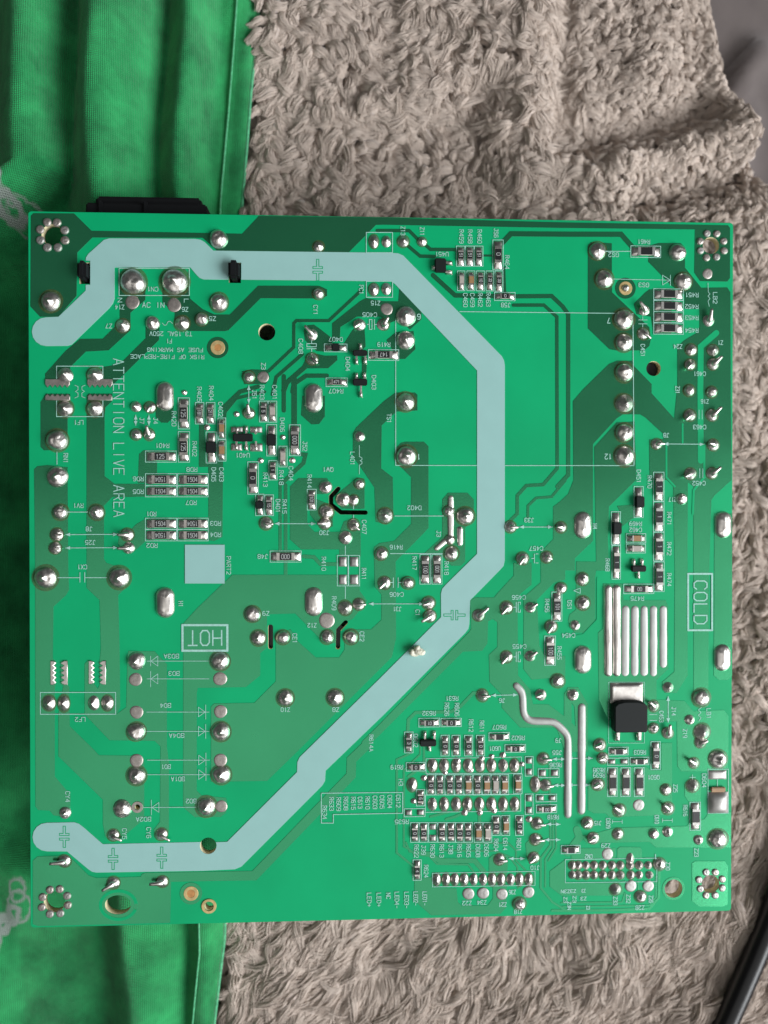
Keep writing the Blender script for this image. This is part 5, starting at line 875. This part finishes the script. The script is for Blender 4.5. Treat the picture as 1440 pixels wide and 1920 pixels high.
Vs = np.zeros((N, RG, SD, 3)); cxp = lx.copy(); cyp = ly.copy(); z0 = hb(lx, ly) - .05
for j in range(RG):
    t = j / (RG - 1); a = ang + curl * t + .45 * np.sin(5.5 * t + wav) * (1 - .5 * bot); st = ln_ / (RG - 1)
    if j: cxp = cxp + np.cos(a) * st; cyp = cyp + np.sin(a) * st
    zz = z0 + lift * math.sin(min(1, t * 1.35) * math.pi * .62) * 1.25 + .02
    zz = zz + (hb(cxp, cyp) - .05 - z0) * .8
    r = rad * ((.62 + .9 * t) if t < .42 else max(.10, (1 - ((t - .42) / .58) ** 3.2)))
    px = -np.sin(a); py = np.cos(a)
    for k in range(SD):
        p = 2 * math.pi * k / SD
        rr = r * (1 + .30 * np.cos(3 * p + lobe + twist * t)) * (thick[:, j] if 0 < j < RG - 1 else 1)
        Vs[:, j, k, 0] = cxp + px * rr * math.cos(p); Vs[:, j, k, 1] = cyp + py * rr * math.cos(p); Vs[:, j, k, 2] = zz + rr * .6 * math.sin(p)
base = (np.arange(N) * RG * SD)[:, None]
fl = []
for j in range(RG - 1):
    for k in range(SD): fl.append([j * SD + k, j * SD + (k + 1) % SD, (j + 1) * SD + (k + 1) % SD, (j + 1) * SD + k])
F = (base[:, :, None] + np.array(fl)[None]).reshape(-1, 4)
pile_me = fast_mesh(Vs.reshape(-1, 3), F)
uv = pile_me.uv_layers.new(name='strand')             # u runs round a lock, v along it
uu = (np.arange(RG * SD) % SD) / SD; vv = (np.arange(RG * SD) // SD) / (RG - 1)
per = np.stack([uu[np.array(fl)], vv[np.array(fl)]], -1)            # faces, 4, 2
wrap = (np.array(fl) % SD); per[:, :, 0] = np.where((wrap == 0) & (wrap.max(1, keepdims=True) == SD - 1), 1.0, per[:, :, 0])
UV = np.broadcast_to(per[None], (N, *per.shape)).copy(); UV[..., 0] += rs.uniform(0, 40, N)[:, None, None]
uv.data.foreach_set('uv', UV.astype(np.float32).ravel())
pile = obj('shaggy_pile', pile_me, M['pile'], blanket); pile['kind'] = 'stuff'
# fine fibres that follow each lock
NF, NP = 24, 6
Pts = np.zeros((N, NF, NP, 3), np.float32); cen = Vs.mean(2)            # lock centre lines
tt = np.linspace(0, RG - 1, NP); i0 = np.minimum(tt.astype(int), RG - 2); fr = tt - i0
C = cen[:, i0] * (1 - fr)[None, :, None] + cen[:, i0 + 1] * fr[None, :, None]
dirv = C[:, -1] - C[:, 0]; dirv /= np.maximum(1e-6, np.linalg.norm(dirv, axis=1, keepdims=True)); side = np.stack([-dirv[:, 1], dirv[:, 0], dirv[:, 2] * 0], -1)
prof = np.array([.75, 1.05, 1.15, 1.1, .95, .7])
for q in range(NF):
    ph = rs.uniform(-.15, math.pi + .15, N); dr = rs.normal(0, .35, N); ex = rs.uniform(.88, 1.14, N); ext = rs.uniform(-.03, .04, N)
    for j in range(NP):
        a = ph + dr * j / NP; R_ = rad * prof[j] * ex
        Pts[:, q, j] = C[:, j] + side * (R_ * np.cos(a))[:, None]; Pts[:, q, j, 2] += R_ * .75 * np.sin(a) + .006
        Pts[:, q, j] += rs.normal(0, .004 + .004 * j / NP, (N, 3)) + dirv * (ext * (j / (NP - 1)) ** 2)[:, None]
hcv = bpy.data.hair_curves.new('fine_fibres'); hcv.add_curves([NP] * (N * NF))
hcv.attributes['position'].data.foreach_set('vector', Pts.ravel())
ra = hcv.attributes.get('radius') or hcv.attributes.new('radius', 'FLOAT', 'POINT')
ra.data.foreach_set('value', np.tile(np.array([.0075, .008, .008, .0075, .006, .003], np.float32), N * NF))
hcv.materials.append(M['fibre']); fib = bpy.data.objects.new('fine_fibres', hcv); COL.objects.link(fib); fib.parent = blanket; fib['kind'] = 'stuff'

# ------------------------------------------------------------------ sheet below the blanket's far corner
xs, ys = np.meshgrid(np.linspace(-24, 24, 161), np.linspace(-28, 28, 181))
zs = -2.3 + .5 * (vnoise(xs, ys, 2.6, 8) - .5) + .55 * np.exp(-(seg_dist(xs, ys, (7.6, 9.6), (9.6, 12.6)) / .35) ** 2) + .4 * np.exp(-(seg_dist(xs, ys, (8.8, 8.5), (9.3, 11)) / .3) ** 2)
idx = np.arange(xs.size).reshape(xs.shape); F = np.stack([idx[:-1, :-1], idx[:-1, 1:], idx[1:, 1:], idx[1:, :-1]], -1).reshape(-1, 4)
sheet = obj('bed_sheet', fast_mesh(np.stack([xs, ys, zs], -1).reshape(-1, 3), F), M['sheet'])
sheet['label'] = 'dusky grey-brown sheet showing past the blanket in the top right corner'; sheet['category'] = 'sheet'

# ------------------------------------------------------------------ green cloth
def green_cloth_mat():
    m = mat('green_cotton', (0.012, 0.215, 0.07), 0.9, spec=.2, sheen=.15)
    nt = m.node_tree; b = nt.nodes['Principled BSDF']; tc = [n for n in nt.nodes if n.type == 'TEX_COORD'][0]
    n1 = nt.nodes.new('ShaderNodeTexNoise'); n1.inputs['Scale'].default_value = 1.1; n1.inputs['Detail'].default_value = 6; n1.inputs['Roughness'].default_value = .65
    nt.links.new(tc.outputs['Object'], n1.inputs['Vector'])
    r = nt.nodes.new('ShaderNodeValToRGB'); e = r.color_ramp.elements; e[0].position = .32; e[1].position = .72
    e[0].color = (.006, .17, .05, 1); e[1].color = (.028, .43, .13, 1); nt.links.new(n1.outputs['Fac'], r.inputs['Fac'])
    # white scroll print near the left-hand border
    def scroll(cx, cy, r0, r1):
        s = nt.nodes.new('ShaderNodeVectorMath'); s.operation = 'SUBTRACT'; s.inputs[1].default_value = (cx, cy, 0)
        sep = nt.nodes.new('ShaderNodeSeparateXYZ'); nt.links.new(tc.outputs['Object'], sep.inputs[0])
        cmb = nt.nodes.new('ShaderNodeCombineXYZ'); nt.links.new(sep.outputs[0], cmb.inputs[0]); nt.links.new(sep.outputs[1], cmb.inputs[1])
        ad = nt.nodes.new('ShaderNodeVectorMath'); ad.operation = 'ADD'; nz = nt.nodes.new('ShaderNodeTexNoise'); nz.inputs['Scale'].default_value = 3.5
        nt.links.new(tc.outputs['Object'], nz.inputs['Vector']); sc_ = nt.nodes.new('ShaderNodeVectorMath'); sc_.operation = 'SCALE'; sc_.inputs['Scale'].default_value = .25
        nt.links.new(nz.outputs['Color'], sc_.inputs[0]); nt.links.new(cmb.outputs[0], ad.inputs[0]); nt.links.new(sc_.outputs[0], ad.inputs[1])
        nt.links.new(ad.outputs[0], s.inputs[0])
        s2 = nt.nodes.new('ShaderNodeVectorMath'); s2.operation = 'MULTIPLY'; s2.inputs[1].default_value = (1, .8, 0); nt.links.new(s.outputs[0], s2.inputs[0])
        le = nt.nodes.new('ShaderNodeVectorMath'); le.operation = 'LENGTH'; nt.links.new(s2.outputs[0], le.inputs[0])
        a = nt.nodes.new('ShaderNodeMapRange'); a.inputs['From Min'].default_value = r1 - .05; a.inputs['From Max'].default_value = r1; a.inputs['To Min'].default_value = 1; a.inputs['To Max'].default_value = 0
        nt.links.new(le.outputs['Value'], a.inputs['Value'])
        c = nt.nodes.new('ShaderNodeMapRange'); c.inputs['From Min'].default_value = r0; c.inputs['From Max'].default_value = r0 + .05
        nt.links.new(le.outputs['Value'], c.inputs['Value'])
        mu = nt.nodes.new('ShaderNodeMath'); mu.operation = 'MULTIPLY'; nt.links.new(a.outputs[0], mu.inputs[0]); nt.links.new(c.outputs[0], mu.inputs[1]); return mu
    tot = None
    for q in [(-7.66, 7.97, 0, 0.22), (-7.53, 7.76, 0, 0.18), (-7.43, 7.33, 0.08, 0.26), (-7.2299999999999995, 7.23, 0.22, 0.3), (-7.39, 7.44, 0.0, 0.12), (-7.87, -7.46, 0, 0.22), (-7.66, -7.24, 0.05, 0.22), (-7.52, -7.06, 0.2, 0.3), (-8.090000000000002, -7.81, 0, 0.25), (-8.15, -8.15, 0, 0.2), (-7.54, -6.72, 0.14, 0.24)]:
        mu = scroll(*q)
        if tot is None: tot = mu
        else:
            mx = nt.nodes.new('ShaderNodeMath'); mx.operation = 'MAXIMUM'; nt.links.new(tot.outputs[0], mx.inputs[0]); nt.links.new(mu.outputs[0], mx.inputs[1]); tot = mx
    mix = nt.nodes.new('ShaderNodeMix'); mix.data_type = 'RGBA'; nt.links.new(tot.outputs[0], mix.inputs[0]); nt.links.new(r.outputs['Color'], mix.inputs[6]); mix.inputs[7].default_value = (.30, .36, .32, 1)
    nt.links.new(mix.outputs[2], b.inputs['Base Color'])
    # weave
    wv = []
    for dr in ('X', 'Y'):
        wt = nt.nodes.new('ShaderNodeTexWave'); wt.bands_direction = dr; wt.inputs['Scale'].default_value = 9; wt.inputs['Distortion'].default_value = 1.2; wt.inputs['Detail'].default_value = 1
        nt.links.new(tc.outputs['Object'], wt.inputs['Vector']); wv.append(wt)
    ad = nt.nodes.new('ShaderNodeMath'); ad.operation = 'ADD'; nt.links.new(wv[0].outputs['Fac'], ad.inputs[0]); nt.links.new(wv[1].outputs['Fac'], ad.inputs[1])
    bp_ = nt.nodes.new('ShaderNodeBump'); bp_.inputs['Strength'].default_value = .7; bp_.inputs['Distance'].default_value = .02
    nt.links.new(ad.outputs[0], bp_.inputs['Height']); nt.links.new(bp_.outputs['Normal'], b.inputs['Normal'])
    return m
M['cloth'] = green_cloth_mat()
# fold crests: crest x at given y, width of the steep left flank, width of the right flank, height
CR = [([-30, -10.1, -8, -6, 6, 8, 12.3, 30], [-8.9, -8.8, -8.9, -9.9, -9.9, -7.15, -7.25, -7.5], .95, .8, 1.0),
      ([-30, -10.1, -8, 7.6, 12.3, 30], [-5.2, -5.1, -5.12, -5.75, -5.65, -5.5], .9, .85, 1.2),
      ([-30, -10.1, -8, 7.6, 12.3, 30], [-3.9, -3.75, -3.65, -4.15, -3.96, -3.5], .72, .35, .75),
      ([-30, -10.1, -8, 7.6, 12.3, 30], [-12, -12, -12, -11, -11, -11], .8, 1.5, .7)]
def hc(x, y):
    z = np.zeros_like(x)
    for ys_, xs_, wl, wr, a in CR:
        d = x - np.interp(y, ys_, xs_) - .12 * (vnoise(y * 1.0, y * 0, 2.2, 77) - .5)
        a = a * np.interp(y, [-9.5, -6], [.55, 1])
        z = np.maximum(z, a * np.where(d < 0, sm(1 + d / wl), sm(1 - d / (wr * 1.6)) ** .8))
    shade_well = sm((6.6 - np.abs(y)) / 1.2) * np.exp(-((x + 7.0) / 1.1) ** 2)  # dip added to the cloth so the strip beside the board falls into shade
    return z - 1.8 * shade_well + .24 * (vnoise(x, y * .22, .55, 43) - .5) + .12 * (vnoise(x, y, 1.4, 41) - .5) + .05 * (vnoise(x, y, .5, 42) - .5) + .36
ss = np.concatenate([np.linspace(0, 6.5, 131), np.linspace(6.6, 18, 70)]); yy = np.linspace(-24, 26, 401)
SS, YY = np.meshgrid(ss, yy); XX = cloth_edge(YY) - SS; ZZ = hc(XX, YY)
ZZ = ZZ + .03 * np.exp(-((SS - .42) / .05) ** 2) - .26 * np.exp(-SS / .12)
idx = np.arange(SS.size).reshape(SS.shape); F = np.stack([idx[:-1, 1:], idx[:-1, :-1], idx[1:, :-1], idx[1:, 1:]], -1).reshape(-1, 4)
cloth = bpy.data.objects.new('green_cloth', None); COL.objects.link(cloth)
cloth['label'] = 'bright green cotton cloth with deep folds and white print beside the blanket'; cloth['category'] = 'cloth'
fo = obj('folded_fabric', fast_mesh(np.stack([XX, YY, ZZ], -1).reshape(-1, 3), F), M['cloth'], cloth)
md = fo.modifiers.new('t', 'SOLIDIFY'); md.thickness = .035; md.offset = -1
for s0, r in ((.0, .032), (.43, .022)):
    yv = np.linspace(-23.8, 25.8, 300); xv = cloth_edge(yv) - s0; zv = hc(xv, yv) + (.03 if s0 else -.25) + .004
    obj('hem_stitching', tube([(float(a), float(b), float(c)) for a, b, c in zip(xv, yv, zv)], [r] * 300, 6), M['hem'], cloth)

# ------------------------------------------------------------------ black cable
cable = obj('power_cable', tube([(10.4, -2.5, .55), (9.55, -5.0, .52), *[(float(8.36 - .93 * t - .05 * t * t), float(-8.0 - 2.2 * t), .5) for t in np.linspace(0, 3, 12)], (4.2, -18, .5)], [.245] * 15, 20), M['cable'])
cable['label'] = 'thick black rubber cable lying on the blanket at lower right corner'; cable['category'] = 'cable'
